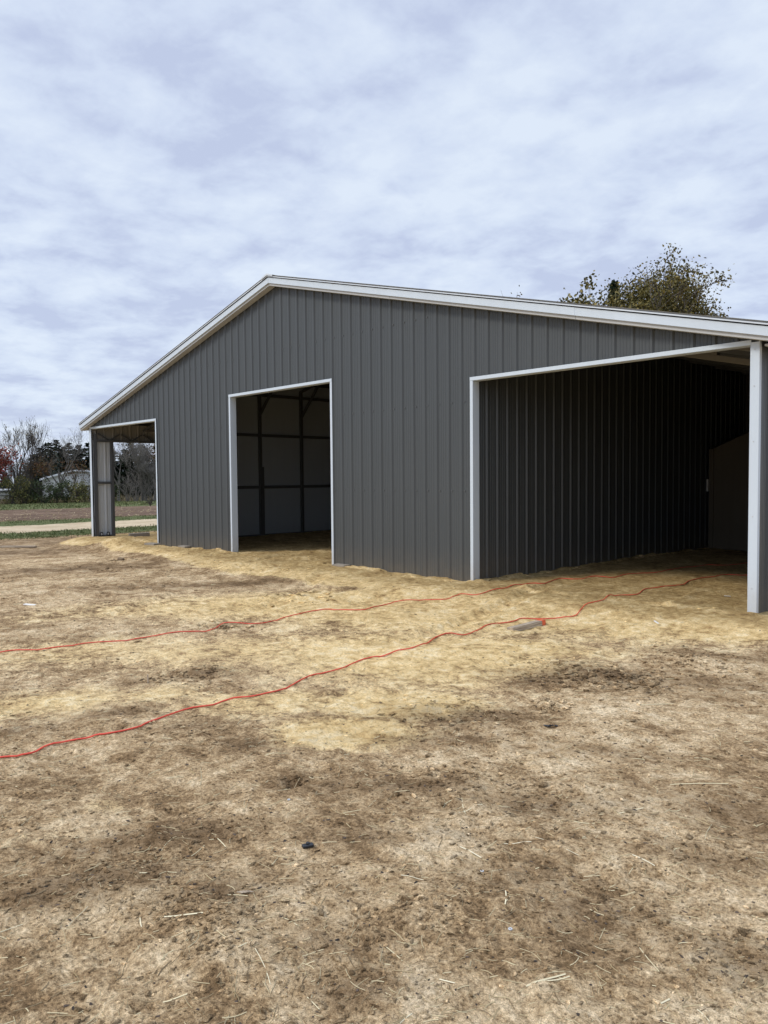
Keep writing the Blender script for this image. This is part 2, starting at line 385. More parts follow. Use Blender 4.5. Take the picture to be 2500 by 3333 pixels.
for px, py, r1, r2, s in [(1500, 1960, 2.4, 1.6, 1.), (1950, 1960, 2.2, 1.6, 1.), (1000, 1960, 2.6, 1.3, .8), (1350, 2120, 1.6, 1.2, .8), (800, 2120, 1.6, 1.0, .6),
        (300, 2120, 1.5, .8, .55), (1130, 2390, .50, .33, .95), (1300, 2290, .7, .45, .85), (900, 2280, .9, .5, .6), (1720, 2110, 1.0, .6, .75), (120, 2290, .9, .5, .6),
        (2330, 2025, .8, .45, .9), (2480, 2010, .9, .6, .9), (400, 1990, 1.8, .9, .45), (100, 2010, 1.5, .6, .4), (500, 2260, .8, .4, .55), (1500, 2230, .8, .4, .5), (100, 2750, .3, .2, .3),
        (360, 2620, .2, .12, .4), (700, 2330, .6, .3, .4), (2300, 2500, .5, .2, .2)]:
    sand = np.maximum(sand, s * ell(px, py, r1, r2)) + .15 * s * ell(px, py, r1, r2)
sand = np.clip(np.maximum(sand * .92, sstep(.12, .55, pad) * 1.05), 0, 1)
sand = sand * sstep(-23, -20.5, X)
dark = np.zeros_like(X)
for px, py, r1, r2, s in [(2056, 2227, .35, .25, 1.), (1850, 2180, .6, .25, .9), (2200, 2230, .8, .35, .6), (1450, 2330, .45, .25, .9), (1400, 2400, .5, .15, .6), (480, 2720, .45, .12, .8),
        (300, 2860, .35, .14, .9), (950, 2545, .09, .06, 1.), (720, 2900, .3, .14, .7), (1750, 2620, .6, .16, .7), (1950, 3000, .3, .2, .5), (1050, 3080, .25, .15, .6), (2400, 2650, .5, .25, .6),
        (660, 2185, .35, .12, .9), (550, 2210, .3, .1, .8), (740, 2040, .3, .12, .8), (250, 1850, 3, .7, .8), (650, 1905, 1.6, .35, .75), (0, 1800, 4, 1.2, .9), (200, 1760, 4, 2, .9),
        (2420, 3130, .2, .15, .9), (1160, 3210, .2, .1, .8), (350, 2320, .35, .12, .6), (600, 2360, .4, .12, .5), (1350, 2560, .6, .12, .7), (2300, 2130, .5, .15, .7), (60, 2380, .3, .1, .6),
        (2300, 2800, .3, .12, .5), (1700, 2850, .35, .12, .5), (860, 2420, .4, .08, .5), (330, 2070, .5, .1, .4), (1200, 1905, .5, .1, .3), (1300, 2720, .4, .1, .55), (1950, 2450, .6, .12, .5)]:
    dark = np.maximum(dark, s * ell(px, py, r1, r2))
dark = np.maximum(dark, .75 * sstep(-18.5, -21, X) * sstep(-29, -24, X)) * (1 - pad)
XT = [hit(150, y)[0] for y in (1744, 1725, 1708, 1696, 1690, 1646, 1622)]
print('bands', XT)
w = fbm(X, Y, 3, 3, 81) * .5
XB = X + w
track = sstep(XT[1] + .3, XT[1] - .1, XB) * sstep(XT[2] - .3, XT[2] + .1, XB)
track = track * (1 - .35 * np.exp(-((X - (XT[1] + XT[2]) / 2) / .25) ** 2))
grass = np.maximum(sstep(XT[0] + .7, XT[0] - .3, XB) * sstep(XT[1] - .05, XT[1] + .15, XB), sstep(XT[2] + .05, XT[2] - .15, XB) * sstep(XT[4] - .6, XT[4] + .5, XB))
far = sstep(XT[5] + 3, XT[5] - 3, XB + 3 * w)
grass = np.maximum(grass, far * .85)
plough = sstep(XT[4] + .5, XT[4] - .5, XB)
WB = np.exp(-((Y + .09) / .07) ** 2) * ((X > XL) & (X < XR)) * (1 - ((X > -12.6) & (X < -9.7))) + np.exp(-((X + 6.56) / .07) ** 2) * ((Y > 0) & (Y < 7.3))
WB = WB * sstep(-.2, .3, fbm(X, Y, .3, 2, 99))
ATTR = (('sand', sand), ('dark', dark), ('grass', grass), ('track', track), ('plough', plough), ('pad', np.maximum(0, sstep(.55, 1.0, pad) - 1.0 * WB)))
for nm, arr in ATTR:
    a = me.attributes.new(nm, 'FLOAT', 'POINT'); a.data.foreach_set('value', arr.astype(np.float32).ravel())

# ------------------------------------------------------------------ loose litter on the ground
def scatter_pos(n, dmin, dmax, amin=-24, amax=24, power=1.0):
    out = []
    yaw = math.atan2(C_[1], C_[0])
    while len(out) < n:
        d = dmin * (dmax / dmin) ** (random.random() ** power); a = yaw + R(random.uniform(amin, amax) * 1.35)
        x = CAM[0] + d * math.cos(a); y = CAM[1] + d * math.sin(a)
        if y > -.15 and XL - .1 < x < XR + .2: continue
        out.append((x, y, d))
    return out
ICO = None
def ico():
    g = (1 + 5 ** .5) / 2
    v = [(-1, g, 0), (1, g, 0), (-1, -g, 0), (1, -g, 0), (0, -1, g), (0, 1, g), (0, -1, -g), (0, 1, -g), (g, 0, -1), (g, 0, 1), (-g, 0, -1), (-g, 0, 1)]
    f = [(0, 11, 5), (0, 5, 1), (0, 1, 7), (0, 7, 10), (0, 10, 11), (1, 5, 9), (5, 11, 4), (11, 10, 2), (10, 7, 6), (7, 1, 8), (3, 9, 4), (3, 4, 2), (3, 2, 6), (3, 6, 8), (3, 8, 9), (4, 9, 5), (2, 4, 11), (6, 2, 10), (8, 6, 7), (9, 8, 1)]
    return np.array(v) / 1.902, f
IV, IF = ico()
def interp(arr, x, y):
    i = min(max(bisect.bisect_right(GRID['y'], y) - 1, 0), ny - 2); j = min(max(bisect.bisect_right(GRID['x'], x) - 1, 0), nx - 2); return arr[i, j]
def clu(x, y): return max(0, min(1, 1.6 * float(interp(CL, x, y)) + .45))
def lump(mb, x, y, z, r, flat=.5):
    v = IV * (1 + np.random.uniform(-.5, .3, (12, 1))); a = random.uniform(0, 6.3); c, s = math.cos(a), math.sin(a)
    sx, sy, sz = r * random.uniform(.8, 1.7), r * random.uniform(.5, .9), r * flat * random.uniform(.6, 1.1)
    vx = v[:, 0] * sx; vy = v[:, 1] * sy; n = len(mb.v)
    mb.v += [(x + a1 * c - b1 * s, y + a1 * s + b1 * c, z + c1) for a1, b1, c1 in zip(vx, vy, v[:, 2] * sz)]
    mb.f += [(n + a, n + b, n + c2) for a, b, c2 in IF]
np.random.seed(3)
def ground_z(xs, ys): return np.array([gz(a, b) for a, b in zip(xs, ys)])
ps = scatter_pos(24000, 1.9, 15, power=1.1)
zs = ground_z([p[0] for p in ps], [p[1] for p in ps])
mb = MB(); ms = MB()
for (x, y, d), z in zip(ps, zs):
    dk = float(interp(dark, x, y)); sd = float(interp(sand, x, y))
    if random.random() > .15 + .5 * float(clu(x, y)) + .8 * dk: continue
    r = random.choice((.0028, .0033, .004, .005, .0065, .0085)) * random.uniform(.7, 1.3) * (1 + .09 * d)
    if random.random() < .02: r *= 2.0
    if sd > .55:
        if random.random() < .35: lump(ms, x, y, z + r * .1, r * .8)
    else: lump(mb, x, y, z + r * .15, r)
# crumbled heaps at the dark spots
for px, py, rad, n, rr in [(2056, 2227, .35, 240, .014), (1850, 2180, .4, 160, .013), (1450, 2330, .35, 140, .011), (600, 2950, .15, 160, .007), (700, 3040, .2, 160, .007), (450, 2790, .3, 160, .006),
        (300, 2860, .25, 120, .006), (740, 2040, .3, 70, .016), (660, 2185, .25, 90, .013), (550, 2210, .2, 60, .012), (1790, 2300, .12, 60, .012), (2250, 2150, .5, 140, .013), (1500, 2960, .2, 120, .006),
        (1750, 2620, .5, 200, .008), (1700, 2160, .3, 60, .01), (1400, 2560, .4, 150, .009), (950, 2545, .09, 70, .007), (2400, 3130, .15, 90, .006), (1280, 3020, .15, 80, .006), (980, 1940, .45, 90, .018), (390, 1823, .3, 40, .02)]:
    P = hit(px, py)
    for _ in range(n):
        x = P[0] + random.gauss(0, rad * .5); y = P[1] + random.gauss(0, rad * .5)
        r = rr * random.choice((.5, .7, 1, 1.3, 1.8)); lump(mb, x, y, gz(x, y) + r * .2, r)
tag(mb.litter('dirt_clods'), 'brown dirt clods crumbled all over the bare yard', 'dirt clods', kind='stuff')
# pale lumps of sand / slurry at the foot of the walls
for _ in range(420):
    if random.random() < .5: x = random.uniform(XL, XR); y = random.gauss(-.07, .05)
    else: y = random.uniform(0, 7.2); x = random.gauss(-6.58, .05)
    if -15.6 > x or (-12.6 < x < -9.7 and y < .1) or (x > -6.5 and y < 0): 
        if random.random() < .75: continue
    r = random.uniform(.01, .035); lump(ms, x, y, gz(x, y) - r * .1, r, .45)
for _ in range(700):
    P = hit(random.uniform(180, 1150), random.uniform(1765, 1850)); r = random.uniform(.006, .02)
    if float(interp(pad, P[0], P[1])) > .1: lump(ms, P[0], P[1], gz(P[0], P[1]), r, .5)
tag(ms.litter('sand_lumps'), 'pale lumps of sand banked along the foot of the walls', 'sand lumps', kind='stuff')
# dark chips
mb = MB()
for x, y, d in scatter_pos(2600, 2.0, 17, power=.9):
    if random.random() > .35 + float(interp(dark, x, y)): continue
    r = .004 * (1 + .13 * d) * random.uniform(.5, 1.6); z = gz(x, y); lump(mb, x, y, z + r * .1, r, .35)
tag(mb.build('dark_chips', M['chip']), 'small dark chips of bark and damp soil strewn over the yard', 'chips', kind='stuff')
def straw(mb, x, y, L, a, w, bend=.1, lift=.0, H0=None):
    n = 5; pts = []; k = random.uniform(-bend, bend)
    for i in range(n):
        t_ = i / (n - 1) - .5
        xx = x + math.cos(a) * L * t_ - math.sin(a) * k * L * (t_ * t_ * 4); yy = y + math.sin(a) * L * t_ + math.cos(a) * k * L * (t_ * t_ * 4)
        pts.append([xx, yy, 0])
    zz = ground_z([p[0] for p in pts], [p[1] for p in pts]); c = np.polyfit(range(n), zz, 1)
    for i, p in enumerate(pts): p[2] = max(zz[i] * .5 + .5 * (c[0] * i + c[1]), zz[i] - .002) + w * .9 + lift * (i / n)
    mb.tube(pts, w, 3, False)
mb = MB()
for x, y, d in scatter_pos(5200, 1.9, 14, power=1.15):
    sd = float(interp(sand, x, y))
    if sd > .5 and random.random() < .85: continue
    L = random.choice((.012, .018, .025, .035, .05)) * random.uniform(.7, 1.5) * (1 + .05 * d); straw(mb, x, y, L, random.uniform(0, 3.15), .0007 * (1 + .28 * d) * random.uniform(.6, 1.4), .12)
for x, y, d in scatter_pos(110, 2.0, 9):
    if float(interp(sand, x, y)) > .5: continue
    straw(mb, x, y, random.uniform(.05, .13), random.uniform(0, 3.15), .0009 * (1 + .2 * d), random.choice((.05, .1, .4)))
for px, py, n, s in [(1830, 2340, 9, .07), (2130, 2110, 8, .1), (1950, 2140, 9, .12), (1850, 2420, 9, .12), (1250, 2320, 5, .08), (950, 2550, 4, .03), (2430, 2200, 8, .14), (1020, 3120, 9, .09), (1050, 3160, 7, .06)]:
    P = hit(px, py)
    for _ in range(n): straw(mb, P[0] + random.gauss(0, s), P[1] + random.gauss(0, s), random.uniform(.03, .10), random.uniform(0, 3.15), .0013, .12, random.uniform(0, .015))
tag(mb.build('straw_litter', M['straw']), 'thin dry straw and grass bits scattered over the dirt', 'straw', kind='stuff')
mb = MB()
def sp(ax_, ay_, bx_, by_, w=.0022, bend=.03):
    P = hit(ax_, ay_); Q = hit(bx_, by_); x, y = (P[0] + Q[0]) / 2, (P[1] + Q[1]) / 2
    straw(mb, x, y, math.hypot(*(Q - P)[:2]), math.atan2(*(Q - P)[[1, 0]]), w, bend)
for s in [(532, 2986, 676, 2970, .0026), (1712, 3222, 1840, 3178, .0026), (1770, 3195, 1855, 3187, .0018), (1497, 2758, 1566, 2794, .0022), (2058, 2785, 2131, 2828, .0022), (1648, 2903, 1647, 2943, .0024),
          (2080, 3088, 2144, 3165, .0016), (1255, 3080, 1312, 3127, .0016), (776, 3084, 822, 3064, .0018), (835, 3088, 885, 3210, .0012), (1868, 2672, 1936, 2681, .0022), (2016, 2645, 2095, 2632, .002),
          (1492, 2641, 1570, 2618, .0018), (1501, 2595, 1512, 2642, .0018), (920, 2985, 968, 3015, .0014), (2290, 2735, 2312, 2684, .0016), (1740, 2726, 1882, 2793, .0012), (2440, 2978, 2495, 2998, .0016),
          (1640, 2745, 1730, 2742, .0014), (2167, 2836, 2250, 2870, .0014), (530, 3262, 610, 3243, .002), (1430, 3190, 1480, 3203, .002), (215, 3020, 285, 2960, .0012), (0, 3035, 75, 3012, .0014),
          (1305, 2848, 1380, 2861, .0014), (1296, 2838, 1325, 2810, .0012), (2180, 2555, 2370, 2552, .0026), (2085, 2295, 2190, 2290, .0024), (655, 2555, 655, 2500, .0016), (450, 2845, 480, 2843, .002),
          (455, 2990, 460, 3020, .002), (1000, 3250, 1040, 3290, .0014), (1300, 3330, 1340, 3300, .0014), (2270, 3290, 2310, 3333, .0014), (2150, 3265, 2180, 3250, .0024), (700, 2730, 735, 2760, .002)]:
    sp(*s)
tag(mb.build('straw_stalks', M['strawpale']), 'pale thicker straw stalks lying across the foreground dirt', 'straw', kind='stuff')

# grass, stubble and dry weeds
def blades(mb, x, y, z, h, w, n, spread):
    for _ in range(n):
        bx = x + random.gauss(0, spread); by = y + random.gauss(0, spread); a = random.uniform(0, 6.3); hh = h * random.uniform(.5, 1.2); lx = random.gauss(0, .35) * hh; ly = random.gauss(0, .35) * hh
        c, s = math.cos(a) * w / 2, math.sin(a) * w / 2
        mb.quad((bx - c, by - s, z), (bx + c, by + s, z), (bx + lx, by + ly, z + hh))
mb = MB()
n = 0
while n < 5200:
    x = random.choice((random.uniform(XT[1], XT[0] + .8), random.uniform(XT[1], XT[0] + .8), random.uniform(XT[4] - .6, XT[2])))
    y = random.uniform(-8, 16); n += 1
    blades(mb, x, y, gz(x, y) - .01, .07, .03, 4, .12)
for _ in range(2600):
    x = random.uniform(XT[6] + 2, XT[5]); y = random.uniform(-5, 60); blades(mb, x, y, gz(x, y) - .02, .16, .14, 4, .4)
tag(mb.build('grass', M['grass']), 'short green grass growing beside the gravel track and across the far field', 'grass', kind='stuff')
mb = MB()
for _ in range(1500):
    x = random.uniform(XT[5], XT[4]) if random.random() < .5 else random.uniform(XT[4] - 12, XT[4]); y = random.uniform(-6, 34); d = abs(x)
    z = gz(x, y); L = random.uniform(.05, .2) * d / 35; a = random.uniform(0, 3.1)
    mb.bar((x, y, z + .02), (x + math.cos(a) * L, y + math.sin(a) * L, z + random.uniform(.01, .06)), .018 * d / 40, .012)
tag(mb.build('crop_stubble', M['straw']), 'pale crop stubble strewn over the ploughed brown field', 'stubble', kind='stuff')
TX = XT[6]
mb = MB()
for _ in range(4200):
    x = TX + random.uniform(-4, 2.5); y = random.uniform(-8, 75); blades(mb, x, y, gz(x, y) - .05, random.uniform(.5, 1.2), .10, 5, .35)
tag(mb.build('dry_weeds', M['drygrass']), 'tall dry weeds along the foot of the tree line', 'weeds', kind='stuff')

# ------------------------------------------------------------------ the barn
barn = empty('metal_barn', (XM, 0, 0))
tag(barn, 'charcoal ribbed metal barn with white trim and three large open doorways', 'barn')
def B(mb, name, mat, parent=None, bevel=0, **k):
    par = parent or barn
    o = mb.build(name, mat, None, bevel, **k)
    o.parent = par
    o.matrix_parent_inverse = Matrix.Translation((-XM, 0, 0)) if par is barn else Matrix.Identity(4)
    return o
def zw(x): return 4.77 - .25 * abs(x - XM)
PITCH = .2286
PH = wall_pt(1633.6, 1017, 1, 0)[0]
def profile(lo, hi, phase, extra=()):           # list of (u, offset) rib profile points
    pts = []
    k0 = math.floor((lo - phase) / PITCH) - 1; k1 = math.ceil((hi - phase) / PITCH) + 1
    for k in range(k0, k1):
        b = phase + k * PITCH
        pts += [(b - .034, 0), (b - .014, .021), (b + .014, .021), (b + .034, 0)]
        for c in (.077, .1143, .152):
            pts += [(b + c - .009, 0), (b + c - .004, .0035), (b + c + .004, .0035), (b + c + .009, 0)]
    def off(u):
        for (a, h1), (b, h2) in zip(pts, pts[1:]):
            if a <= u <= b: return h1 + (h2 - h1) * (u - a) / (b - a) if b > a else h1
        return 0
    us = sorted(set([lo, hi] + [e for e in extra if lo < e < hi] + [p[0] for p in pts if lo < p[0] < hi]))
    return [(u, off(u)) for u in us]
DOORS = [(-19.10, -15.68, 2.72), (-12.64, -9.65, 2.985), (-6.66, -3.07, 2.71)]
mb = MB()
ex = [XM] + [d[0] for d in DOORS] + [d[1] for d in DOORS]
pr = profile(XL + .02, XR - .03, PH, ex)
for (u0, o0), (u1, o1) in zip(pr, pr[1:]):
    um = (u0 + u1) / 2; zb0 = zb1 = -.12
    for a, b, h in DOORS:
        if a < um < b: zb0 = zb1 = h
    mb.quad((u0, -o0, zb0), (u1, -o1, zb1), (u1, -o1, zw(u1) + .148), (u0, -o0, zw(u0) + .148))
B(mb, 'front_wall', M['charcoal'])
# inner liner face of the front wall
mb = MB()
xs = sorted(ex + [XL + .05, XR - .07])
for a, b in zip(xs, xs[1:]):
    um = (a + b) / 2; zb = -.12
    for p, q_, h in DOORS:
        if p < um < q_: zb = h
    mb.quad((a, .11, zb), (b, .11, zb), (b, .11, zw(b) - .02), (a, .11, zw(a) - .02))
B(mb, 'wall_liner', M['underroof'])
# screws
mb = MB()
for zr in (1.235, 2.44, 3.68):
    k = math.floor((XL - PH) / PITCH)
    while PH + k * PITCH < XR:
        u = PH + k * PITCH + .05; k += 1
        if u < XL + .1 or u > XR - .1 or zr > zw(u) - .15: continue
        if any(a - .06 < u < b + .06 and zr < h + .06 for a, b, h in DOORS): continue
        mb.tube([(u, -.0005, zr), (u, -.010, zr)], .012, 6)
tag(B(mb, 'screws', M['frame']), kind='stuff')
# side walls, partitions, rear wall: sheets running in y with ribs towards `sgn` x
def ysheet(name, x, y0, y1, z0, z1, sgn, mat, phase=.07, parent=None):
    mb = MB(); p = profile(y0, y1, phase)
    for (u0, o0), (u1, o1) in zip(p, p[1:]):
        A = [(x + sgn * o0, u0, z0), (x + sgn * o1, u1, z0), (x + sgn * o1, u1, z1), (x + sgn * o0, u0, z1)]
        mb.quad(*(A if sgn > 0 else A[::-1]))
    return B(mb, name, mat, parent)
ysheet('side_wall', -3.012, .02, DEP, -.15, 2.875, 1, M['charcoal'])
ysheet('side_wall', XL, .02, .50, -.15, 2.875, -1, M['charcoal'])
ysheet('side_wall', XL, .50, DEP, 2.44, 2.875, -1, M['charcoal'], .07)
ysheet('wall_liner', XL + .022, .03, .50, -.02, 2.44, 1, M['inner'], .115)
ysheet('wall_liner', XL + .022, .03, DEP, 2.445, 2.86, 1, M['inner_shaded'], .115)
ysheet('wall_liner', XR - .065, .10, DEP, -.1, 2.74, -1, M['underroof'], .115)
pw = ysheet('partition_wall', -6.70, .10, DEP, -.15, zw(-6.70) + .145, 1, M['charcoal'], .10)
ysheet('partition_wall', -15.66, .10, DEP, -.15, zw(-15.66) + .145, -1, M['charcoal'], .10)
# insulated inner face of the two partitions, with vertical seams
def liner(x, sgn):
    mb = MB(); ys = [.12]; y = .55
    while y < DEP: ys += [y - .012, y, y + .02]; y += 1.2
    ys.append(DEP - .03)
    for i, (a, b) in enumerate(zip(ys, ys[1:])):
        ba = .012 if (i % 3 == 1) else 0
        oa = .014 if i % 3 == 1 else 0; ob = .014 if i % 3 == 0 and i > 0 or i == 0 else 0
        n0 = len(mb.v)
        mb.quad((x + sgn * oa, a, -.1), (x + sgn * ob, b, -.1), (x + sgn * ob, b, zw(x) + .12), (x + sgn * oa, a, zw(x) + .12))
    return B(mb, 'insulation', M['liner'])
liner(-15.60, 1)
liner(-6.76, -1)
mb = MB()
pr = profile(XL + .02, XR - .05, PH)
for (u0, o0), (u1, o1) in zip(pr, pr[1:]):
    mb.quad((u1, DEP + o1, -.15), (u0, DEP + o0, -.15), (u0, DEP + o0, zw(u0) + .148), (u1, DEP + o1, zw(u1) + .148))
B(mb, 'rear_wall', M['charcoal'])
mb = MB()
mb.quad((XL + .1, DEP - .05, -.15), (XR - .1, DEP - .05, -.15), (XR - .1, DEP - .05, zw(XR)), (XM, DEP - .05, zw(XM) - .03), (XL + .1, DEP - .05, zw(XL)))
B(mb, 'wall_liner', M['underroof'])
# posts, girts on the centre bay's partition
for x, sg in ((-15.60, 1), (-6.76, -1)):
    for y in (.18, 1.39, 2.63, 3.88, 5.12, 6.37, 7.6, 8.95):
        mb = MB(); w = .075
        mb.box(min(x + sg * .01, x + sg * .075), max(x + sg * .01, x + sg * .075), y - w / 2, y + w / 2, -.1, zw(x) - .05)
        if abs(y - 2.63) < .01 and sg > 0: mb.box(x + .012, x + .07, y + w / 2 + .004, y + w / 2 + .055, -.1, 1.72)
        B(mb, 'post', M['frame'], bevel=.004)
        if sg > 0:
            mb = MB(); mb.bar((x + .04, y + .0, 2.95), (x + .75, y + .0, zw(x + .75) - .14), .05, .06); B(mb, 'brace', M['frame'], bevel=.003)
    for z in (.05, 1.23, 2.48, 3.45):
        if z > zw(x) - .1: continue
        mb = MB(); a, b = sorted((x + sg * .012, x + sg * .055)); mb.box(a, b, .22, DEP - .1, z - .035, z + .035); B(mb, 'girt', M['frame'], bevel=.003)
# left lean-to: corner post, opening post, base rail, truss header
mb = MB(); mb.box(XL + .03, XL + .10, .045, .11, -.05, 2.60); B(mb, 'post', M['frame'], bevel=.004)
mb = MB(); mb.box(XL + .02, XL + .10, .47, .54, -.05, 2.44); B(mb, 'post', M['frame'], bevel=.004)
mb = MB(); mb.box(XL + .045, XL + .095, .115, .465, -.03, .035); B(mb, 'base_rail', M['frame'], bevel=.004)
mb = MB(); mb.box(XL + .045, XL + .085, .115, .465, 1.335, 1.395); B(mb, 'girt', M['frame'], bevel=.003)
tr = MB(); tr.box(XL + .04, XL + .11, .11, DEP - .1, 2.40, 2.455); chord = B(tr, 'truss', M['frame'], bevel=.003)
tr = MB(); tr.box(XL + .04, XL + .11, .11, DEP - .1, 2.61, 2.665); B(tr, 'chord', M['frame'], chord, bevel=.003).matrix_parent_inverse = Matrix.Translation((-XM, 0, 0)) @ Matrix.Identity(4)
tr = MB(); y = .16; k = 0
while y < DEP - .5:
    a, b = (2.455, 2.61) if k % 2 else (2.61, 2.455); tr.bar((XL + .075, y, a), (XL + .075, y + .26, b), .035, .03); y += .30; k += 1
B(tr, 'web', M['frame'], chord)
for yy in (2.6, 5.2, 7.8): mb = MB(); mb.box(XL + .03, XL + .10, yy + .4, yy + .47, -.1, 2.40) if yy > 5 else mb.box(XL + .03, XL + .10, DEP - .2, DEP - .13, -.1, 2.40); B(mb, 'post', M['frame'], bevel=.004) if yy in (2.6, 5.2) else None
# rafters (bows) across the whole width, and purlins
for i, y in enumerate((.35, 1.39, 2.63, 3.88, 5.12, 6.37, 7.6, 8.95)):
    mb = MB()
    for s in (-1, 1):
        xe = (XL + .06) if s < 0 else (XR - .06)
        mb.bar((XM, y, zw(XM) - .06), (xe, y, zw(xe) - .06), .055, .06)
    B(mb, 'rafter', M['frame'] if i else M['rafter_lit'], bevel=.003)
mb = MB(); mb.bar((-6.3, 1.39, zw(-6.3) - .16), (-3.1, 1.39, zw(-3.1) - .16), .07, .07); mb.bar((-5.4, 1.40, zw(-5.4) - .11), (-4.0, 1.40, zw(-4.0) - .11), .09, .05)
B(mb, 'lean_to_rafter', M['rafter_lit'], bevel=.004)
mb = MB(); mb.bar((-18.9, 1.39, 2.70), (-15.8, 1.39, 2.70), .06, .07); mb.bar((-17.6, 1.39, 2.70), (-16.4, 1.39, 3.2), .05, .05); B(mb, 'tie_beam', M['underroof'], bevel=.003)
mb = MB(); mb.box(-15.5, -6.85, 5.12 - .03, 5.12 + .03, 3.55, 3.62); B(mb, 'tie_beam', M['frame'], bevel=.003)
for x in (-18.2, -17.0, -14.4, -13.2, -12.0, -10.2, -9.0, -7.8, -5.6, -4.4, -3.4):
    mb = MB(); mb.box(x - .04, x + .04, .13, DEP - .08, zw(x) - .02, zw(x) + .015); B(mb, 'purlin', M['frame'])
# roof: ribbed sheets, with ribs down the slope
OV = .19
roof = None
for s, xe in ((-1, -19.48), (1, -2.66)):
    mb = MB(); p = profile(-OV, DEP + .15, .04)
    for (u0, o0), (u1, o1) in zip(p, p[1:]):
        za = 4.77 + .165; ze = zw(xe) + .165
        A = [(XM, u0, za + o0), (xe, u0, ze + o0), (xe, u1, ze + o1), (XM, u1, za + o1)]
        mb.quad(*(A if s < 0 else A[::-1]))
    mb.quad((XM, -OV, 4.77 + .165), (xe, -OV, zw(xe) + .165), (xe, -OV, zw(xe) + .150), (XM, -OV, 4.77 + .150))
    r_ = B(mb, 'roof', M['roof'])
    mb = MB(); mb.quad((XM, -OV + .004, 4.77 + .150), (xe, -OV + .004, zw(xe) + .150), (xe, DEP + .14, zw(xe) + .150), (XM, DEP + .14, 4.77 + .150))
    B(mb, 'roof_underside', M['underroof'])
    # fascia at the gable and along the eave, soffit under it
    e2 = xe - s * .02
    mb = MB(); ya, yb = -.172, -.150
    def slab(x0, x1, ya, yb, lo, hi, mb):
        for q_ in (((x0, ya, zw(x0) + lo), (x1, ya, zw(x1) + lo), (x1, ya, zw(x1) + hi), (x0, ya, zw(x0) + hi)), ((x0, yb, zw(x0) + lo), (x0, yb, zw(x0) + hi), (x1, yb, zw(x1) + hi), (x1, yb, zw(x1) + lo)),
                   ((x0, ya, zw(x0) + lo), (x0, yb, zw(x0) + lo), (x1, yb, zw(x1) + lo), (x1, ya, zw(x1) + lo)), ((x0, ya, zw(x0) + hi), (x1, ya, zw(x1) + hi), (x1, yb, zw(x1) + hi), (x0, yb, zw(x0) + hi)),
                   ((x0, ya, zw(x0) + lo), (x0, ya, zw(x0) + hi), (x0, yb, zw(x0) + hi), (x0, yb, zw(x0) + lo)), ((x1, ya, zw(x1) + lo), (x1, yb, zw(x1) + lo), (x1, yb, zw(x1) + hi), (x1, ya, zw(x1) + hi))): mb.quad(*q_)
    segs = sorted([XM, e2] + ([-8.12, -5.0] if s > 0 else [-14.3]))
    for i, (a, b) in enumerate(zip(segs, segs[1:])):
        mb = MB(); dy = .0025 * (i % 2); slab(a + (.0 if i == 0 else -.012), b, ya - dy, yb, .045, .138, mb); B(mb, 'fascia', M['white'])
        mb = MB(); slab(a, b - (0 if i == len(segs) - 2 else .004), yb + .002, -.021, .004 + .001 * (i % 2), .046, mb); B(mb, 'soffit', M['soffit'])
    a, b = sorted((xe, xe - s * .022)); mb = MB(); mb.box(a, b, -.148, DEP + .1, zw(xe) + .02, zw(xe) + .145); B(mb, 'fascia', M['white'])
    a, b = sorted((xe - s * .024, (XL - .025) if s < 0 else (XR + .025))); mb = MB(); mb.box(a, b, -.018, DEP + .1, zw(xe) + .025, zw(xe) + .045); B(mb, 'soffit', M['soffit'])
mb = MB()
for s in (-1, 1):
    x1 = XM + s * .17
    mb.quad(*([(XM, -.205, 4.77 + .200), (x1, -.205, zw(x1) + .192), (x1, DEP + .17, zw(x1) + .192), (XM, DEP + .17, 4.77 + .200)][::-s]))
    mb.quad((XM, -.205, 4.77 + .200), (x1, -.205, zw(x1) + .192), (x1, -.205, zw(x1) + .166), (XM, -.205, 4.77 + .168))
B(mb, 'ridge_cap', M['roof'])
# white door trims: face strip + jamb reveal
def jamb(x, side, z1, w=.046, rev=.105):
    a, b = (x - w, x) if side < 0 else (x, x + w)
    mb = MB(); mb.box(a, b, -.027, -.022, -.1, z1)
    if side < 0: mb.box(x - .002, x + .003, -.0265, rev, -.1, z1 - .006)
    else: mb.box(x - .003, x + .002, -.0265, rev, -.1, z1 - .006)
    return mb
for i, (a, b, h) in enumerate(DOORS):
    t_ = MB(); H0 = h + .046
    x0, x1 = a - .046, b + .046
    if i == 2: x1 = b + .004
    if i == 0: x0 = XL - .01
    t_.box(x0, x1, -.030, -.0245, h, H0); t_.box(a + .004, b - .004, -.024, .10, h - .004, h + .002)
    tr_ = B(t_, 'door_trim', M['white'])
    for x, sd in ((a, -1), (b, 1)):
        if i == 2 and sd > 0: continue
        if i == 0 and sd < 0: continue
        j = B(jamb(x, sd, h - .001), 'jamb', M['white'], tr_)
# corner posts
mb = MB(); mb.box(-3.068, -2.982, -.033, -.027, -.1, zw(XR) + .0); mb.box(-2.986, -2.981, -.032, .02, -.1, 2.77); mb.box(-3.071, -3.066, -.031, .10, -.1, 2.70)
B(mb, 'corner_trim', M['white'])
for z in (.28, 1.0, 1.75, 2.3, 2.66): mb = MB(); mb.tube([(-3.03, -.033, z), (-3.03, -.038, z)], .006, 8); B(mb, 'screw', M['ring'])
mb = MB(); mb.box(XL - .028, -19.10, -.031, -.0245, -.03, 2.715); mb.box(XL - .028, XL - .022, -.0300, .06, -.03, 2.715); B(mb, 'corner_trim', M['white'])
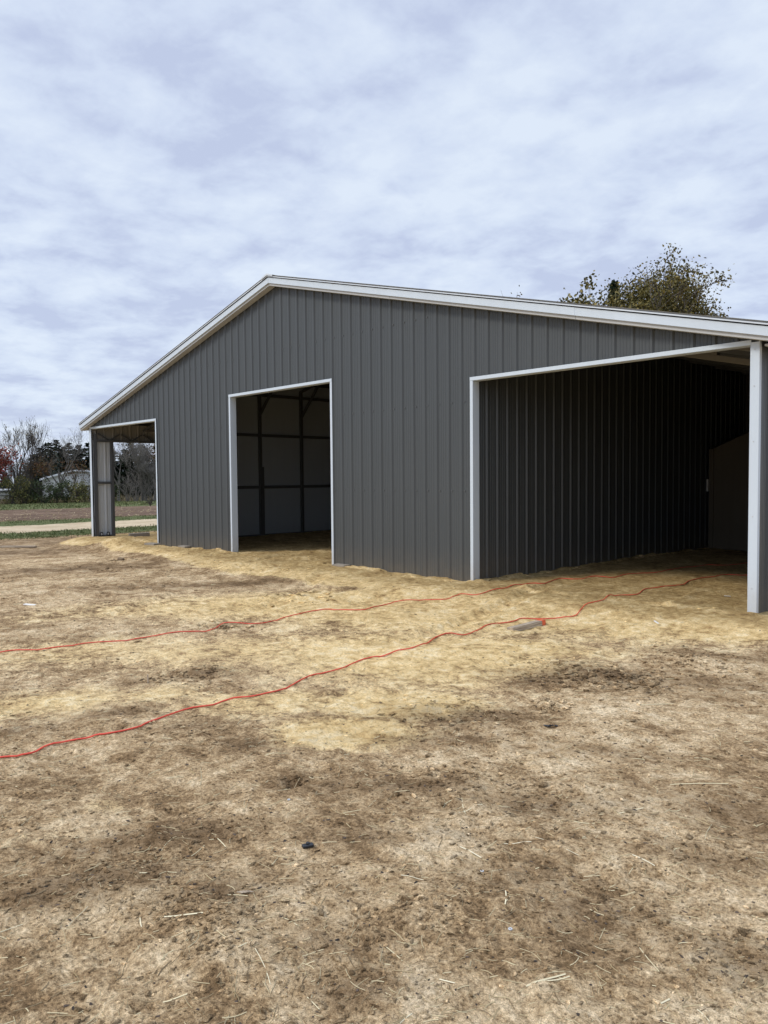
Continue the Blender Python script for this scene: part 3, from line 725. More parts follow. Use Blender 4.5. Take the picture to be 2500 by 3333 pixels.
# ground anchors at the left corner
for y in (.155, .33):
    mb = MB(); P = (XL + .135, y)
    ring = [(P[0] - .0, y + .038 * math.cos(a), .062 + .045 * math.sin(a)) for a in [k * math.pi / 8 for k in range(17)]]
    mb.tube(ring, .013, 6, False); mb.tube([(P[0], y, .02), (P[0] + .01, y, -.14)], .016, 6); an = B(mb, 'ground_anchor', M['black'])
    mb = MB(); mb.tube([(P[0] - .012, y, .062), (P[0] + .012, y, .062)], .022, 10); B(mb, 'washer', M['ring'], an)

def scaled_box(name, w, d, h, mat, loc, rot, bevel=.006, rough=0):
    mb = MB(); mb.box(-w / 2, w / 2, -d / 2, d / 2, 0, h)
    o = mb.build(name, mat, None, bevel); o.location = loc; o.rotation_euler = rot; return o
# concrete blocks
P = hit(522, 1783); tag(scaled_box('concrete_block', .36, .19, .09, M['concrete'], (-15.74, -.11, -.055), (0, 0, R(8))), 'flat grey concrete block under the white jamb of the left doorway', 'block')
tag(scaled_box('concrete_block', .50, .14, .12, M['concrete'], (-18.28, .80, -.03), (0, R(-2), R(72))), 'dark grey block lying on the sand inside the left doorway', 'block')
tag(scaled_box('concrete_block', .20, .16, .09, M['concrete'], (XL - .05, -.02, -.11), (0, 0, R(3))), 'small grey block under the outer left corner of the barn', 'block')
P = hit(815, 1785)
for px, py, lb in ((600, 1785, 'thin pale concrete slab poking out under the wall right of the left doorway'), (1110, 1837, 'thin pale concrete slab at the foot of the wall right of the middle doorway')):
    P = wall_pt(px, py, 1, -.08); tag(scaled_box('concrete_slab', .28, .14, .035, M['concrete'], (P[0], -.08, gz(P[0], -.08) - .01), (R(2), 0, R(random.uniform(-6, 6)))), lb, 'slab')
P = hit(393, 1823, True); mb = MB(); 
tag(scaled_box('brick_chunk', .12, .08, .08, M['clod'], (P[0], P[1], P[2] - .03), (R(8), R(10), R(30)), .02), 'brown clay chunk at the foot of the sand bank', 'chunk')

# lap-sided gable shed at the back of the right bay
shed = empty('sided_shed', (-5.0, 7.4, 0)); tag(shed, 'dim tan lap sided shed at the back of the right hand bay', 'shed')
shx0, shx1, shm, she = -6.66, -3.15, -4.9, 1.92
def shz(x): return she + .42 * ((x - shx0) if x < shm else (shm - shx0) - (x - shm))
mb = MB(); z = -.2; k = 0
while z < 2.7:
    zt = z + .105
    a, b = shx0, shx1
    if z > she: a = shx0 + (z - she) / .42; b = 2 * shm - a if 2 * shm - a < shx1 else shx1
    if a < b - .05:
        a2 = max(a, shx0 + max(0, (zt - she) / .42)); b2 = min(b, (2 * shm - a2) if zt > she else b)
        mb.quad((a - 0, 7.262, z), (b, 7.262, z), (b2, 7.275, zt), (a2, 7.275, zt)); mb.quad((a, 7.275, z), (b, 7.275, z), (b, 7.262, z), (a, 7.262, z))
    z = zt
def ch(mb, n, mt, **k):
    o = mb.build(n, mt, None, **k); o.parent = shed; o.matrix_parent_inverse = Matrix.Translation((5.0, -7.4, 0)); return o
ch(mb, 'lap_siding', M['siding'])
mb = MB(); mb.box(shx0, shx0 + .09, 7.245, 7.258, -.2, she + .02); ch(mb, 'corner_board', M['siding'])
mb = MB(); mb.box(shx0 + .02, shx1, 7.28, 8.9, -.2, she - .02); ch(mb, 'wall', M['siding'])
mb = MB()
for s in (0, 1):
    x0, x1 = (shx0 - .03, shm) if s == 0 else (shm, 2 * shm - shx0 + .03)
    if s: x1 = min(x1, XR - .1)
    mb.quad((x0, 7.24, shz(x0) + .02), (x1, 7.24, shz(x1) + .02), (x1, 8.9, shz(x1) + .02), (x0, 8.9, shz(x0) + .02))
ch(mb, 'roof', M['underroof'])
mb = MB(); mb.box(-6.735, -6.655, 7.19, 7.235, 1.10, 1.345); tag(mb.build('utility_box', M['paper'], None, .004), 'small white utility box at the far corner of the right bay', 'box')

# ------------------------------------------------------------------ cords
Z5 = lambda x, y: (x / 1.3272, 1750 + y / 1.3272)
Z6 = lambda x, y: (1250 + x / 1.3272, 1850 + y / 1.3272)
cA = [Z5(*p) for p in [(-160, 512), (-60, 501), (0, 497), (80, 492), (160, 489), (270, 478), (340, 464), (450, 452), (545, 447), (600, 438), (700, 428), (800, 419), (885, 407), (925, 393), (965, 382), (1060, 378), (1120, 376), (1170, 362), (1225, 350), (1275, 333), (1340, 326), (1410, 315), (1480, 318), (1560, 316), (1610, 302)]] + \
     [Z6(*p) for p in [(0, 160), (60, 140), (130, 118), (200, 121), (270, 119), (330, 100), (400, 95), (470, 92), (520, 88), (570, 72), (640, 67), (690, 67), (755, 42), (820, 48), (860, 46), (900, 38), (990, 38), (1040, 28), (1100, 22), (1180, 20)]] + [(2200, 1853), (2260, 1844), (2307, 1838), (2338, 1841), (2390, 1838), (2438, 1834), (2480, 1832)]
cB = [Z5(*p) for p in [(-180, 985), (-70, 962), (0, 954), (70, 945), (140, 930), (190, 912), (260, 897), (370, 877), (430, 858), (500, 843), (590, 826), (640, 800), (720, 775), (800, 748), (900, 730), (960, 708), (1010, 695), (1080, 690), (1150, 674), (1220, 660), (1280, 630), (1350, 600), (1400, 583), (1480, 565), (1550, 540), (1610, 524)]] + \
     [Z6(*p) for p in [(0, 383), (60, 358), (130, 343), (200, 320), (270, 290), (340, 288), (400, 272), (440, 252), (500, 243), (560, 236), (595, 216), (650, 220), (710, 216), (780, 185), (830, 172), (870, 154), (930, 148), (1000, 120), (1090, 114), (1130, 96), (1200, 86), (1290, 74), (1320, 56), (1380, 42), (1430, 38), (1475, 29), (1530, 32), (1577, 34), (1640, 38)]]
def cord(pix, label):
    P = [hit(*p, True) for p in pix]; out = []
    for i in range(len(P) - 1):
        p0, p1, p2, p3 = P[max(i - 1, 0)], P[i], P[i + 1], P[min(i + 2, len(P) - 1)]
        n = max(3, int(np.linalg.norm(p2 - p1) / .05))
        for k in range(n):
            t_ = k / n; q_ = .5 * ((2 * p1) + (-p0 + p2) * t_ + (2 * p0 - 5 * p1 + 4 * p2 - p3) * t_ ** 2 + (-p0 + 3 * p1 - 3 * p2 + p3) * t_ ** 3); out.append(q_)
    out = np.array(out); z = ground_z(out[:, 0], out[:, 1]); zz = z.copy(); z = np.maximum(z, np.maximum(ground_z(out[:, 0] - C_[0] * .05, out[:, 1] - C_[1] * .05) - .004, ground_z(out[:, 0] - C_[0] * .10, out[:, 1] - C_[1] * .10) - .010))
    for i in range(len(z)): zz[i] = max(z[i], np.max(z[max(0, i - 1):i + 2]) * .8 + .2 * z[i])
    out[:, 2] = zz + .006
    mb = MB(); mb.tube([tuple(o_) for o_ in out], .0052, 7)
    tag(mb.build('extension_cord', M['cord'], None, smooth=True), label, 'cord', 'orange red cords across the yard')
cord(cA, 'orange red extension cord nearer the barn, crossing the sand below the doorways')
cord(cB, 'orange red extension cord nearer the viewer, passing just behind the scrap of lumber')

# ------------------------------------------------------------------ small things on the ground
P = hit(1655, 2053, True); Q = hit(1760, 2036, True); c = (P + Q) / 2; L = float(np.linalg.norm(Q - P)); a = math.atan2(Q[1] - P[1], Q[0] - P[0])
zz = gz(c[0], c[1])
print('lumber', L)
w_ = scaled_box('wood_scrap', L, .085, .05, M['wood'], (c[0], c[1] + .03, zz + .004), (R(-4), R(-1.5), a), .003)
tag(w_, 'weathered lumber offcut with an orange painted end lying beside the cord', 'lumber')
mb = MB(); mb.box(L / 2 - .055, L / 2 + .0015, -.0440, .0440, -.001, .0515); o_ = mb.build('painted_end', M['spray'], w_)
def bit(name, px, py, w, d, h, mat, label, cat, rz=0, ry=0, bev=.002, group=None):
    P = hit(px, py, True); o = scaled_box(name, w, d, h, mat, (P[0], P[1], P[2] + .001), (0, ry, rz), bev); tag(o, label, cat, group); return o
P = hit(1002, 2760, True); pc = empty('plastic_clip', (P[0], P[1], P[2] + .004), R(70)); tag(pc, 'small black plastic clip lying alone on the foreground dirt', 'clip')
mb = MB(); mb.box(-.024, .024, -.012, .012, 0, .013); mb.build('clip_body', M['black'], pc, .004)
mb = MB(); mb.tube([(0, 0, .012), (0, 0, .019)], .008, 10); mb.build('knob', M['black'], pc)
P = hit(1789, 2366, True); mb = MB()
for dx, r in ((-.02, .013), (0, .017), (.02, .012)): lump(mb, P[0] + dx * A_[0], P[1] + dx * A_[1], P[2] + .01, r, .6)
mb.tube([(P[0] + .03 * A_[0], P[1] + .03 * A_[1], P[2] + .009), (P[0] + .05 * A_[0], P[1] + .05 * A_[1], P[2] + .006)], .006, 5)
tag(mb.build('rubber_scrap', M['black']), 'crumpled black rubber scrap on the dirt right of the yellow sand patch', 'scrap')
for px, py, lb in ((940, 2605, 'shiny washer on the dirt just below the small dark hole'), (1569, 2838, 'shiny washer farther right on bare dirt, left of a long straw'), (1661, 3027, 'shiny washer nearest the bottom edge on dark soil')):
    P = hit(px, py, True); mb = MB(); n = 12
    ring = [(P[0] + .0055 * math.cos(k * math.pi / 8), P[1] + .0055 * math.sin(k * math.pi / 8), P[2] + .004) for k in range(17)]
    mb.tube(ring, .0022, 6, False); tag(mb.build('washer', M['ring']), lb, 'washer', 'washers dropped on the dirt')
P = hit(799, 2908, True)
mb = MB(); pts = [(P[0] + s_ * A_[0], P[1] + s_ * A_[1], P[2] + .006 + .002 * math.sin(s_ * 90)) for s_ in (-.032, -.012, .008, .03)]
mb.tube(pts, [.0015, .006, .005, .0015], 5); tag(mb.build('wood_chip', M['wood']), 'tapered brown wood chip in the left foreground', 'wood chip')
bit('plastic_scrap', 98, 1970, .16, .05, .012, M['paper'], 'flat white plastic scrap on the dirt at the far left of the yard', 'scrap', .6, .05)
bit('dry_leaf', 2136, 2026, .05, .03, .006, M['paper'], 'curled pale leaf on the ground left of the right corner post', 'leaf', .2, .5, .001, 'pale leaves by the right bay')
bit('dry_leaf', 2368, 1941, .07, .02, .006, M['paper'], 'pale leaf on the sand just inside the right bay', 'leaf', .9, .1, .001, 'pale leaves by the right bay')
P = hit(482, 2224, True); mb = MB(); mb.bar((P[0], P[1], P[2] - .02), (P[0] - .004, P[1], P[2] + .065), .009, .009); tag(mb.build('survey_stake', M['barkdark'] if False else M['wood']), 'short thin stake standing in the dirt between the two cords', 'stake')
mb = MB(); P = hit(58, 1782, True); mb.box(-.45, .45, -.05, .05, 0, .04); o_ = mb.build('board', M['wood'], None, .004); o_.location = (P[0], P[1], P[2]); o_.rotation_euler = (0, 0, math.atan2(A_[1], A_[0])); tag(o_, 'weathered board lying on the brown dirt at the far left beyond the sand bank', 'board')

# ------------------------------------------------------------------ trees
def rvec(): 
    while True:
        v = Vector((random.uniform(-1, 1), random.uniform(-1, 1), random.uniform(-1, 1)))
        if .05 < v.length < 1: return v.normalized()
def grow(mb, p, d, L, r, depth, tips, spread=.6, up=.25, nseg=4, kids=3, minr=.012, wig=.18):
    pts = [p.copy()]; rad = [r]; q = p.copy(); dd = d.copy()
    for i in range(nseg):
        dd = (dd + rvec() * wig + Vector((0, 0, up * .25))).normalized(); q = q + dd * (L / nseg); pts.append(q.copy()); rad.append(max(minr * .7, r * (1 - .55 * (i + 1) / nseg)))
    mb.tube(pts, rad, 5 if depth > 2 else 3, False)
    if depth <= 0: tips += [(pts[-1], dd), (pts[len(pts) // 2], dd)]; return
    for k in range(kids + (1 if depth > 2 else 0)):
        j = random.randint(max(1, nseg // 2), nseg); b = pts[j]; a = rvec(); a = (a - dd * a.dot(dd)).normalized()
        nd = (dd * (1 - spread * .45) + a * spread + Vector((0, 0, up))).normalized()
        grow(mb, b, nd, L * random.uniform(.55, .82), max(minr, rad[j] * random.uniform(.55, .75)), depth - 1, tips, spread, up, max(2, nseg - 1), kids, minr, wig)
def leafcards(mb, P, n, s, sp, flat=0):
    for _ in range(n):
        c = P + Vector((random.gauss(0, sp), random.gauss(0, sp), random.gauss(0, sp * (1 - flat)))); u = rvec() * s * random.uniform(.5, 1.1); v = rvec().cross(u).normalized() * u.length * .6
        mb.quad(c - u, c + v, c + u, c - v)
def tree(name, label, px, dist, top_py, kind, seed, group=None, spreadpx=None, trunk=.16, leaf=None, nleaf=0, bark_='bark', depth=5, lsize=.12, kids=2, spread=.55, up=.3, minr=.013, lean=(0, 0), lsp=.25, base_dz=-.2, xy=None, leaf_from=0, first=.34, crown_w=None, dome=None, turn=0):
    random.seed(seed)
    x, y = xy or at(px, dist); z = gz(x, y) + base_dz
    fwd = (x - CAM[0]) * C_[0] + (y - CAM[1]) * C_[1]
    top = CAM[2] + fwd * ((1578 - 21 * px / 2500 * 1.0) - top_py) / FPX * 1.0
    hgt = top - z
    root = empty(name, (x, y, z), turn); tag(root, label, 'tree', group)
    mb = MB(); tips = []
    grow(mb, Vector((0, 0, 0)), Vector((lean[0], lean[1], 1)).normalized(), hgt * first, trunk, depth, tips, spread, up, 5, kids, minr)
    zt = float(np.percentile([v[2] for v in mb.v], 99.6)); k = hgt / zt
    mb.v = [(a * k, b * k, c * k) for a, b, c in mb.v]
    kw = 1
    if crown_w: kw = crown_w / np.percentile([math.hypot(v[0], v[1]) for v in mb.v], 97); mb.v = [(a * (1 + (kw - 1) * min(1, c / (.3 * hgt))), b * (1 + (kw - 1) * min(1, c / (.3 * hgt))), c) for a, b, c in mb.v]
    mb.build('trunk', M[bark_], root)
    if leaf:
        lb = MB()
        cand = [t_ for t_ in tips if t_[0].z * k > leaf_from * hgt]
        if crown_w: vv = [v for v in mb.v if .42 * hgt < v[2] < .86 * hgt]; cand = cand + [(Vector((v[0] / kw, v[1] / kw, v[2])) / k, 0) for v in random.sample(vv, min(len(vv), len(cand)))]
        for _ in range(nleaf // 3):
            P = random.choice(cand)[0] * k; P.x *= kw; P.y *= kw; leafcards(lb, P, 3, lsize, lsp)
        if dome:
            cz, rz, rw, ncl, nl, ox = dome; vd = Vector((A_[0], A_[1], 0)).normalized()
            for _ in range(ncl):
                q_ = rvec() * random.random() ** .4; c0 = Vector((q_.x * rw, q_.y * rw, cz + q_.z * rz)) + vd * ox * random.random()
                leafcards(lb, c0, nl, lsize, random.uniform(.16, .34))
        lb.build('crown', M[leaf], root)
    return root
def conifer(label, px, dist, top_py, width, mat, seed, dens=1.0):
    random.seed(seed); x, y = at(px, dist); z = gz(x, y) - .2
    fwd = (x - CAM[0]) * C_[0] + (y - CAM[1]) * C_[1]
    h = CAM[2] + fwd * ((1578 - 21 * px / 2500) - top_py) / FPX - z
    root = empty('conifer', (x, y, z)); tag(root, label, 'tree', 'conifers in the tree line')
    mb = MB(); mb.tube([(0, 0, 0), (.05, 0, h * .5), (0, 0, h * .97)], [.2, .12, .02], 6); mb.build('trunk', M['barkdark'], root)
    mb = MB(); L = 0; zz = h * .06
    while zz < h * .99:
        f = 1 - zz / h; rr = width * (f ** .62) * random.uniform(.8, 1.15) + .08
        for b in range(int(5 + 7 * f)):
            a = random.uniform(0, 6.3); r1 = rr * random.uniform(.65, 1.15); steps = max(2, int(r1 / .22))
            for s_ in range(steps):
                t_ = (s_ + .6) / steps; px_ = math.cos(a) * r1 * t_; py_ = math.sin(a) * r1 * t_; pz = zz - .25 * r1 * t_ + .12 * r1 * t_ * t_ + random.gauss(0, .06)
                for _ in range(4):
                    c = Vector((px_ + random.gauss(0, .1), py_ + random.gauss(0, .1), pz)); u = Vector((math.cos(a) + random.gauss(0, .6), math.sin(a) + random.gauss(0, .6), random.gauss(.05, .3))).normalized() * random.uniform(.22, .5); v = Vector((-u.y, u.x, random.gauss(0, .15))) * .42
                    mb.quad(c - u * .5, c + v, c + u, c - v)
        zz += .26 + .1 * f
    mb.build('crown', M[mat], root)
def shrub(label, px, dist, top_py, width, leaf, seed, n=1400, ls=.14, bark_='barkdark', group=None, stems=9, bare=False, name='shrub'):
    random.seed(seed); x, y = at(px, dist); z = gz(x, y) - .1
    fwd = (x - CAM[0]) * C_[0] + (y - CAM[1]) * C_[1]
    h = CAM[2] + fwd * ((1578 - 21 * px / 2500) - top_py) / FPX - z
    root = empty(name, (x, y, z)); tag(root, label, 'shrub' if name == 'shrub' else 'tree', group)
    mb = MB(); tips = []
    for k in range(stems):
        a = random.uniform(0, 6.3); d = Vector((math.cos(a) * width / h * .55, math.sin(a) * width / h * .55, 1)).normalized()
        grow(mb, Vector((random.gauss(0, .2), random.gauss(0, .2), 0)), d, h * random.uniform(.35, .5), .045, 3, tips, .5, .2, 4, 2, .014)
    zt = max(v[2] for v in mb.v); k = h / zt; mb.v = [(a, b, c * k) for a, b, c in mb.v]; mb.build('stems', M[bark_], root)
    if not bare:
        lb = MB(); cl = [(random.uniform(-1, 1) * width * .8, random.uniform(-1, 1) * width * .6, random.uniform(.1, .85) * h) for _ in range(26)]
        for _ in range(n):
            c = random.choice(cl); s_ = (1 - .5 * c[2] / h)
            leafcards(lb, Vector((c[0] * s_, c[1] * s_, c[2])), 1, ls, .28)
        lb.build('foliage', M[leaf], root)
D0 = abs(TX)
BT = 'bare trees in the far tree line'
tree('maple_tree', 'dark red leafed tree at the left edge of the tree line', -52, D0 + 2, 1462, 'l', 1, None, leaf='red', nleaf=4200, trunk=.2, depth=5, lsize=.2, spread=.75, lsp=.45, kids=3)
tree('bare_tree', 'leafless tree with a few leaves left at its tips beside the red tree', 45, D0 + 3, 1378, 'b', 22, BT, leaf='drygrass', nleaf=160, trunk=.27, depth=6, bark_='barkdark', spread=.42, up=.35, lsize=.14)
tree('bare_tree', 'tall leafless tree with a forked dark trunk left of the conifers', 82, D0 + 4, 1396, 'b', 33, BT, trunk=.27, depth=6, spread=.45, bark_='barkdark', up=.35)
tree('bare_tree', 'slim upright leafless tree just left of the conifers', 103, D0 + 9, 1376, 'b', 41, BT, trunk=.24, depth=6, spread=.32, up=.45, bark_='barkdark')
tree('bare_tree', 'leafless tree with a wide fan of twigs rising above the conifers', 198, D0 + 7, 1370, 'b', 52, BT, trunk=.3, depth=6, spread=.55, up=.35, first=.45)
tree('bare_tree', 'leaning leafless tree reaching right above the conifers', 222, D0 + 12, 1408, 'b', 63, BT, trunk=.24, depth=6, spread=.6, up=.15, lean=(.45, .45), first=.45)
tree('bare_tree', 'pale bushy leafless tree low between the two dark trunks', 64, D0 + 12, 1470, 'b', 77, BT, trunk=.12, depth=6, spread=.6, kids=3, minr=.014, bark_='barkpale')
tree('bare_tree', 'leafless tree seen through the left doorway beside the inner post', 385, D0 + 8, 1425, 'b', 84, BT, trunk=.24, depth=6, spread=.55, bark_='barkpale', first=.4)
tree('bare_tree', 'tangled leafless tree in front of the dark conifers seen through the left doorway', 462, D0 + 2, 1448, 'b', 95, BT, trunk=.2, depth=6, spread=.6, kids=3, bark_='barkpale', first=.3)
tree('bare_tree', 'leafless tree hugging the right jamb as seen through the left doorway', 500, D0 + 3, 1440, 'b', 97, BT, trunk=.2, depth=6, spread=.5, kids=3, bark_='barkpale')
cn = [(112, 1490, 'low dark conifer at the left end of the conifer row', 'conifer', 3.4), (132, 1464, 'second conifer from the left in the row, grey green', 'conifer_grey', 3.0), (150, 1451, 'dark pointed conifer third from the left in the row', 'conifer', 3.0),
      (168, 1447, 'dark conifer between two pointed ones left of the tall bare tree', 'conifer', 2.8), (187, 1440, 'tallest dark conifer right behind the fanned bare tree', 'conifer', 2.8), (206, 1462, 'grey green conifer just right of the tallest one', 'conifer_grey', 3.0),
      (226, 1451, 'dark conifer under the leaning bare tree', 'conifer', 3.0), (243, 1470, 'rounded grey green conifer in the middle of the right half of the row', 'conifer_grey', 3.0), (260, 1457, 'dark conifer second from the barn corner', 'conifer_grey', 3.0),
      (290, 1452, 'dark conifer right beside the barn corner', 'conifer', 3.0), (345, 1452, 'dark conifer half hidden by the panel of the left bay', 'conifer_grey', 3.0), (372, 1475, 'grey green conifer beside the inner post in the left doorway', 'conifer_grey', 3.0),
      (428, 1445, 'tallest dark conifer seen through the left doorway', 'conifer', 3.2), (405, 1472, 'smaller dark conifer left of the tallest in the left doorway', 'conifer', 2.8), (470, 1462, 'dark conifer behind the tangled bare tree in the left doorway', 'conifer', 3.4), (512, 1455, 'dark conifer behind the right jamb of the left doorway', 'conifer', 3.2)]
for i, (px, ty, lb, mt, wd) in enumerate(cn): conifer(lb, px, D0 + (26 if px < 320 else 14) + (i % 3) * 3, ty, wd, mt, 200 + i)
tree('autumn_tree', 'small rust brown leafed tree in front of the conifers', 160, D0 + 8, 1502, 'l', 301, None, leaf='orange', nleaf=1100, trunk=.1, depth=5, lsize=.15, spread=.7, lsp=.45, kids=2)
tree('autumn_tree', 'small brownish leafed tree just left of the barn corner', 236, D0 + 9, 1506, 'l', 302, None, leaf='orange', nleaf=500, trunk=.1, depth=5, lsize=.15, spread=.7, lsp=.5, kids=2)
tree('autumn_tree', 'brown leafed tree at the upper right of the left doorway view', 508, D0 + 10, 1425, 'l', 303, None, leaf='orange', nleaf=900, trunk=.2, depth=5, lsize=.14, spread=.7, lsp=.4, kids=2)
sh = [(35, 1560, 2.2, 'shrub_yellow', 'yellowing shrub at the foot of the red tree'), (78, 1548, 2.0, 'shrub_yellow', 'yellow green shrub around the forked bare trunk'), (108, 1568, 2.0, 'shrub', 'dark green shrub left of the white building'), (140, 1566, 2.4, 'shrub', 'dense green shrub at the left end of the white building'),
      (180, 1574, 2.4, 'shrub', 'dark green shrub in front of the white building wall'), (212, 1568, 1.8, 'shrub', 'narrow green shrub at the middle of the white building'), (248, 1572, 2.2, 'shrub_yellow', 'yellow green shrub in front of the white building left of the barn'), (272, 1580, 2.0, 'shrub_yellow', 'small yellow green shrub nearest the barn corner'),
      (364, 1578, 1.4, 'shrub', 'dark shrub beside the inner post in the left doorway')]
for i, (px, ty, wd, lf, lb) in enumerate(sh): shrub(lb, px, D0 + 1 + (i % 3), ty, wd, lf, 400 + i, n=700, group='shrubs along the tree line')
bs = [(415, 1520, 'grey leafless shrub left of centre in the left doorway view'), (440, 1500, 'taller grey leafless shrub at the centre of the left doorway view'), (475, 1530, 'grey leafless shrub right of centre in the left doorway view'), (500, 1545, 'grey leafless shrub beside the right jamb of the left doorway'), (300, 1560, 'leafless shrub right behind the barn corner post')]
for i, (px, ty, lb) in enumerate(bs): shrub(lb, px, D0 + 1, ty, 2.6, None, 500 + i, bark_='barkpale', group='leafless shrubs', stems=12, bare=True)
random.seed(12); mb = MB()
for _ in range(16000):
    px = random.uniform(-120, 560); dd = D0 + random.uniform(22, 34); x, y = at(px, dd); top = (3.0 if px < 100 else 5.5) + 1.5 * math.sin(px * .11) + math.sin(px * .043)
    hgt_ = random.random() ** .8 * max(top, 1); u = rvec() * random.uniform(.2, .42); v = rvec().cross(u).normalized() * u.length * .4; c = Vector((x, y, gz(x, y) + hgt_)); mb.quad(c - u, c + v, c + u, c - v)
tag(mb.build('far_thicket', M['conifer_grey']), 'dim grey green thicket filling the gaps behind the far tree line', 'thicket', kind='stuff')
# low shrubs in the field
P = hit(489, 1648); 
random.seed(9); mb = MB(); tips = []
for k in range(12):
    a = random.uniform(0, 6.3); grow(mb, Vector((0, 0, .02)), Vector((math.cos(a) * .6, math.sin(a) * .6, .8)).normalized(), .26, .014, 3, tips, .6, .1, 3, 2, .008)
o_ = mb.build('dead_weed', M['barkdark']); o_.location = tuple(P); tag(o_, 'dead brown weed clump standing in the ploughed field', 'weed')

# pale building behind the shrubs
hb = empty('white_building', (0, 0, 0)); dist = D0 + 20
(xa, ya), (xb, yb) = at(138, dist), at(398, dist)
zg = gz(xa, ya); u = Vector((xb - xa, yb - ya, 0)); L = u.length; ang = math.atan2(u.y, u.x); hb.location = (xa, ya, zg); hb.rotation_euler = (0, 0, ang)
tag(hb, 'long white low building with a shallow pale roof behind the shrubs', 'building')
fwd = dist
zt = CAM[2] + dist * (1577 - 1543) / FPX * 1.0 - zg; ze = CAM[2] + dist * (1577 - 1566) / FPX - zg
mb = MB(); mb.quad((0, 0, -1), (L, 0, -1), (L, 0, ze), (L * .55, 0, zt - .1), (L * .35, 0, zt - .1), (0, 0, ze)); mb.quad((L, 0, -1), (L, 9, -1), (L, 9, ze), (L, 0, ze)); mb.quad((0, 9, -1), (0, 0, -1), (0, 0, ze), (0, 9, ze)); mb.build('wall', M['housewhite'], hb)
mb = MB()
for a, za, b, zb in ((-.4, ze - .15, L * .35, zt), (L * .35, zt, L * .55, zt), (L * .55, zt, L + .4, ze - .15)):
    n0 = len(mb.v); mb.quad((a, -.4, za), (b, -.4, zb), (b, 9.4, zb), (a, 9.4, za)); mb.quad((a, -.4, za - .28), (b, -.4, zb - .28), (b, -.4, zb), (a, -.4, za))
mb.build('roof', M['houseroof'], hb)
for k in (.18, .45, .8):
    mb = MB(); mb.box(L * k - .6, L * k + .6, -.06, -.01, .9, 2.1); w_ = mb.build('window', M['frame'], hb)
lb_ = empty('low_outbuilding', (0, 0, 0)); (xa, ya), (xb, yb) = at(-60, D0 + 14), at(28, D0 + 14); zg = gz(xa, ya); u = Vector((xb - xa, yb - ya, 0)); L = u.length
lb_.location = (xa, ya, zg); lb_.rotation_euler = (0, 0, math.atan2(u.y, u.x)); tag(lb_, 'low pale outbuilding with dark rails at the left edge behind the weeds', 'building')
mb = MB(); mb.box(0, L, 0, 5, -.5, 1.9); mb.build('wall', M['housewhite'], lb_)
mb = MB(); mb.bar((-.3, 2.5, 2.05), (L + .3, 2.5, 2.05), 6, .2); mb.build('roof', M['houseroof'], lb_)
for z in (.6, 1.15, 1.7): mb = MB(); mb.box(0, L + .5, -.14, -.05, z, z + .14); mb.build('rail', M['frame'], lb_)

# trees behind the barn on the right
tree('shade_tree', 'olive and yellow leafed tree with bare upper twigs rising behind the right roof slope', 2085, 30, 955, 'l', 611, None, leaf='olive', nleaf=40000, trunk=.2, depth=7, lsize=.062, spread=.7, lsp=.14, kids=2, minr=.013, up=.22, base_dz=0, leaf_from=.45, crown_w=3.1, dome=(6.95, 1.65, 2.2, 340, 130, -.75), turn=math.pi, first=.3)
tree('shade_tree', 'small olive leafed tree left of the larger one behind the roof', 1885, 29, 955, 'l', 622, None, leaf='olive', nleaf=12000, trunk=.14, depth=6, lsize=.085, spread=.55, lsp=.17, kids=2, minr=.009, base_dz=0, leaf_from=.5, crown_w=1.0, dome=(7.1, .8, .7, 55, 70, 0))
tree('shade_tree', 'treetop barely showing above the middle of the right roof slope', 1680, 30, 985, 'l', 633, None, leaf='olive', nleaf=1600, trunk=.12, depth=6, lsize=.07, spread=.5, lsp=.15, kids=2, minr=.008, base_dz=0, leaf_from=.5, crown_w=1.2)
random.seed(8)
x, y = at(2000, 34); root = empty('spruce_tree', (x, y, -.2)); tag(root, 'dark blue green spruce top between the two olive trees', 'tree')
mb = MB(); mb.tube([(0, 0, 0), (0, 0, 9.6)], [.15, .02], 6); mb.build('trunk', M['barkdark'], root); mb = MB(); zz = 3
while zz < 9.8:
    rr = 1.7 * (1 - (zz - 1) / 9.2) + .1
    for b in range(12):
        a = random.uniform(0, 6.3)
        for s_ in range(7):
            t_ = (s_ + .5) / 7; c = Vector((math.cos(a) * rr * t_, math.sin(a) * rr * t_, zz - .3 * rr * t_ + random.gauss(0, .04))); leafcards(mb, c, 1, .11, .05)
    zz += .16
mb.build('crown', M['conifer'], root)

# ------------------------------------------------------------------ sky and light
wd = bpy.data.worlds.new('World'); sc.world = wd; wd.use_nodes = True; nt = wd.node_tree; bg = nt.nodes['Background']
def wn(ty, **k):
    n = nt.nodes.new(ty)
    for a, v in k.items(): setattr(n, a, v)
    return n
SUN_EL, SUN_AZ = R(43), R(205)
sky = wn('ShaderNodeTexSky', sky_type='NISHITA', sun_disc=False, sun_elevation=SUN_EL, sun_rotation=SUN_AZ)
tcn = wn('ShaderNodeTexCoord'); sep = wn('ShaderNodeSeparateXYZ'); nt.links.new(tcn.outputs['Generated'], sep.inputs[0])
def wm(op, a, b=0, c=None, clamp=False):
    n = wn('ShaderNodeMath', operation=op, use_clamp=clamp)
    for k, v in enumerate((a, b) if c is None else (a, b, c)):
        if isinstance(v, bpy.types.NodeSocket): nt.links.new(v, n.inputs[k])
        else: n.inputs[k].default_value = v
    return n.outputs[0]
zz = wm('ADD', wm('MAXIMUM', sep.outputs[2], 0), .16)
cmb = wn('ShaderNodeCombineXYZ'); nt.links.new(wm('DIVIDE', sep.outputs[0], zz), cmb.inputs[0]); nt.links.new(wm('DIVIDE', sep.outputs[1], zz), cmb.inputs[1])
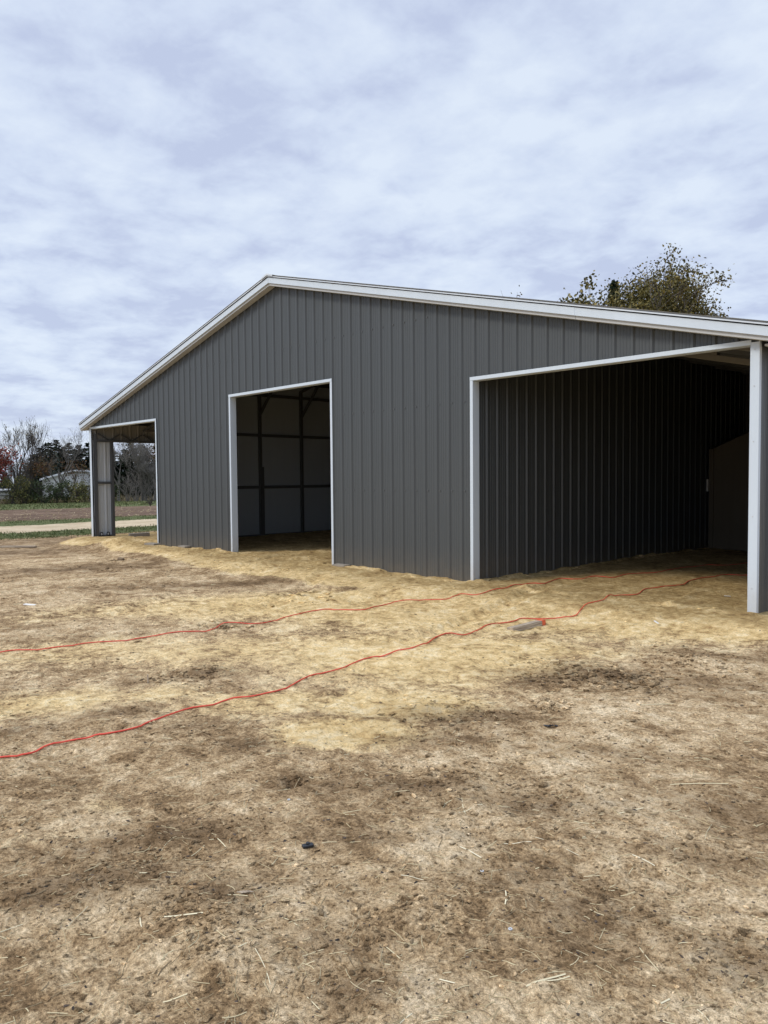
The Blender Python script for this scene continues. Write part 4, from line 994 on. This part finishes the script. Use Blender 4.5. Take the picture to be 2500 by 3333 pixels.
def wnoise(s, d, r, off=0, dist=0):
    mp = wn('ShaderNodeMapping'); mp.inputs['Location'].default_value = (off, off * .7, 0); nt.links.new(cmb.outputs[0], mp.inputs[0])
    n = wn('ShaderNodeTexNoise'); n.inputs['Scale'].default_value = s; n.inputs['Detail'].default_value = d; n.inputs['Roughness'].default_value = r; n.inputs['Distortion'].default_value = dist
    nt.links.new(mp.outputs[0], n.inputs['Vector']); return n.outputs['Fac']
n1 = wnoise(1.1, 3, .5, 5.3, .2); n2 = wnoise(3.3, 5, .54, 8.4, .25)
f = wm('ADD', wm('MULTIPLY', n1, .55), wm('MULTIPLY', n2, .45))
n3 = wnoise(8, 5, .6, 1.7, .2)
f = wm('ADD', wm('MULTIPLY', n1, .27), wm('ADD', wm('MULTIPLY', n2, .48), wm('MULTIPLY', n3, .25)))
rp = wn('ShaderNodeValToRGB'); nt.links.new(f, rp.inputs[0]); e = rp.color_ramp.elements
e[0].position = .415; e[0].color = (3.8, 4.3, 5.65, 1); e[1].position = .585; e[1].color = (5.3, 5.9, 6.8, 1); q_ = e.new(.5); q_.color = (4.65, 5.25, 6.4, 1)
mx = wn('ShaderNodeMix', data_type='RGBA'); mx.inputs[0].default_value = .93
nt.links.new(sky.outputs[0], mx.inputs[6]); nt.links.new(rp.outputs[0], mx.inputs[7])
zen = wm('MULTIPLY_ADD', wm('MULTIPLY_ADD', sep.outputs[2], 2.2, -1.2, clamp=True), 1.5, 1.0)
vm = wn('ShaderNodeVectorMath', operation='SCALE'); nt.links.new(mx.outputs[2], vm.inputs[0]); nt.links.new(zen, vm.inputs['Scale'])
nt.links.new(vm.outputs[0], bg.inputs[0]); bg.inputs[1].default_value = .103
sd = bpy.data.lights.new('sun', 'SUN'); sd.energy = 1.5; sd.angle = R(14); sd.color = (1, .93, .83); so = bpy.data.objects.new('sun', sd); col.objects.link(so)
# sun direction: Nishita rotation is measured clockwise from +Y
dv = Vector((math.sin(SUN_AZ) * math.cos(SUN_EL), math.cos(SUN_AZ) * math.cos(SUN_EL), math.sin(SUN_EL)))
so.rotation_euler = dv.to_track_quat('Z', 'Y').to_euler(); so.location = (0, -20, 20)
vs = sc.view_settings; vs.view_transform = 'Standard'; vs.look = 'None'; vs.exposure = 0.5; vs.gamma = 1
sc.render.engine = 'CYCLES'
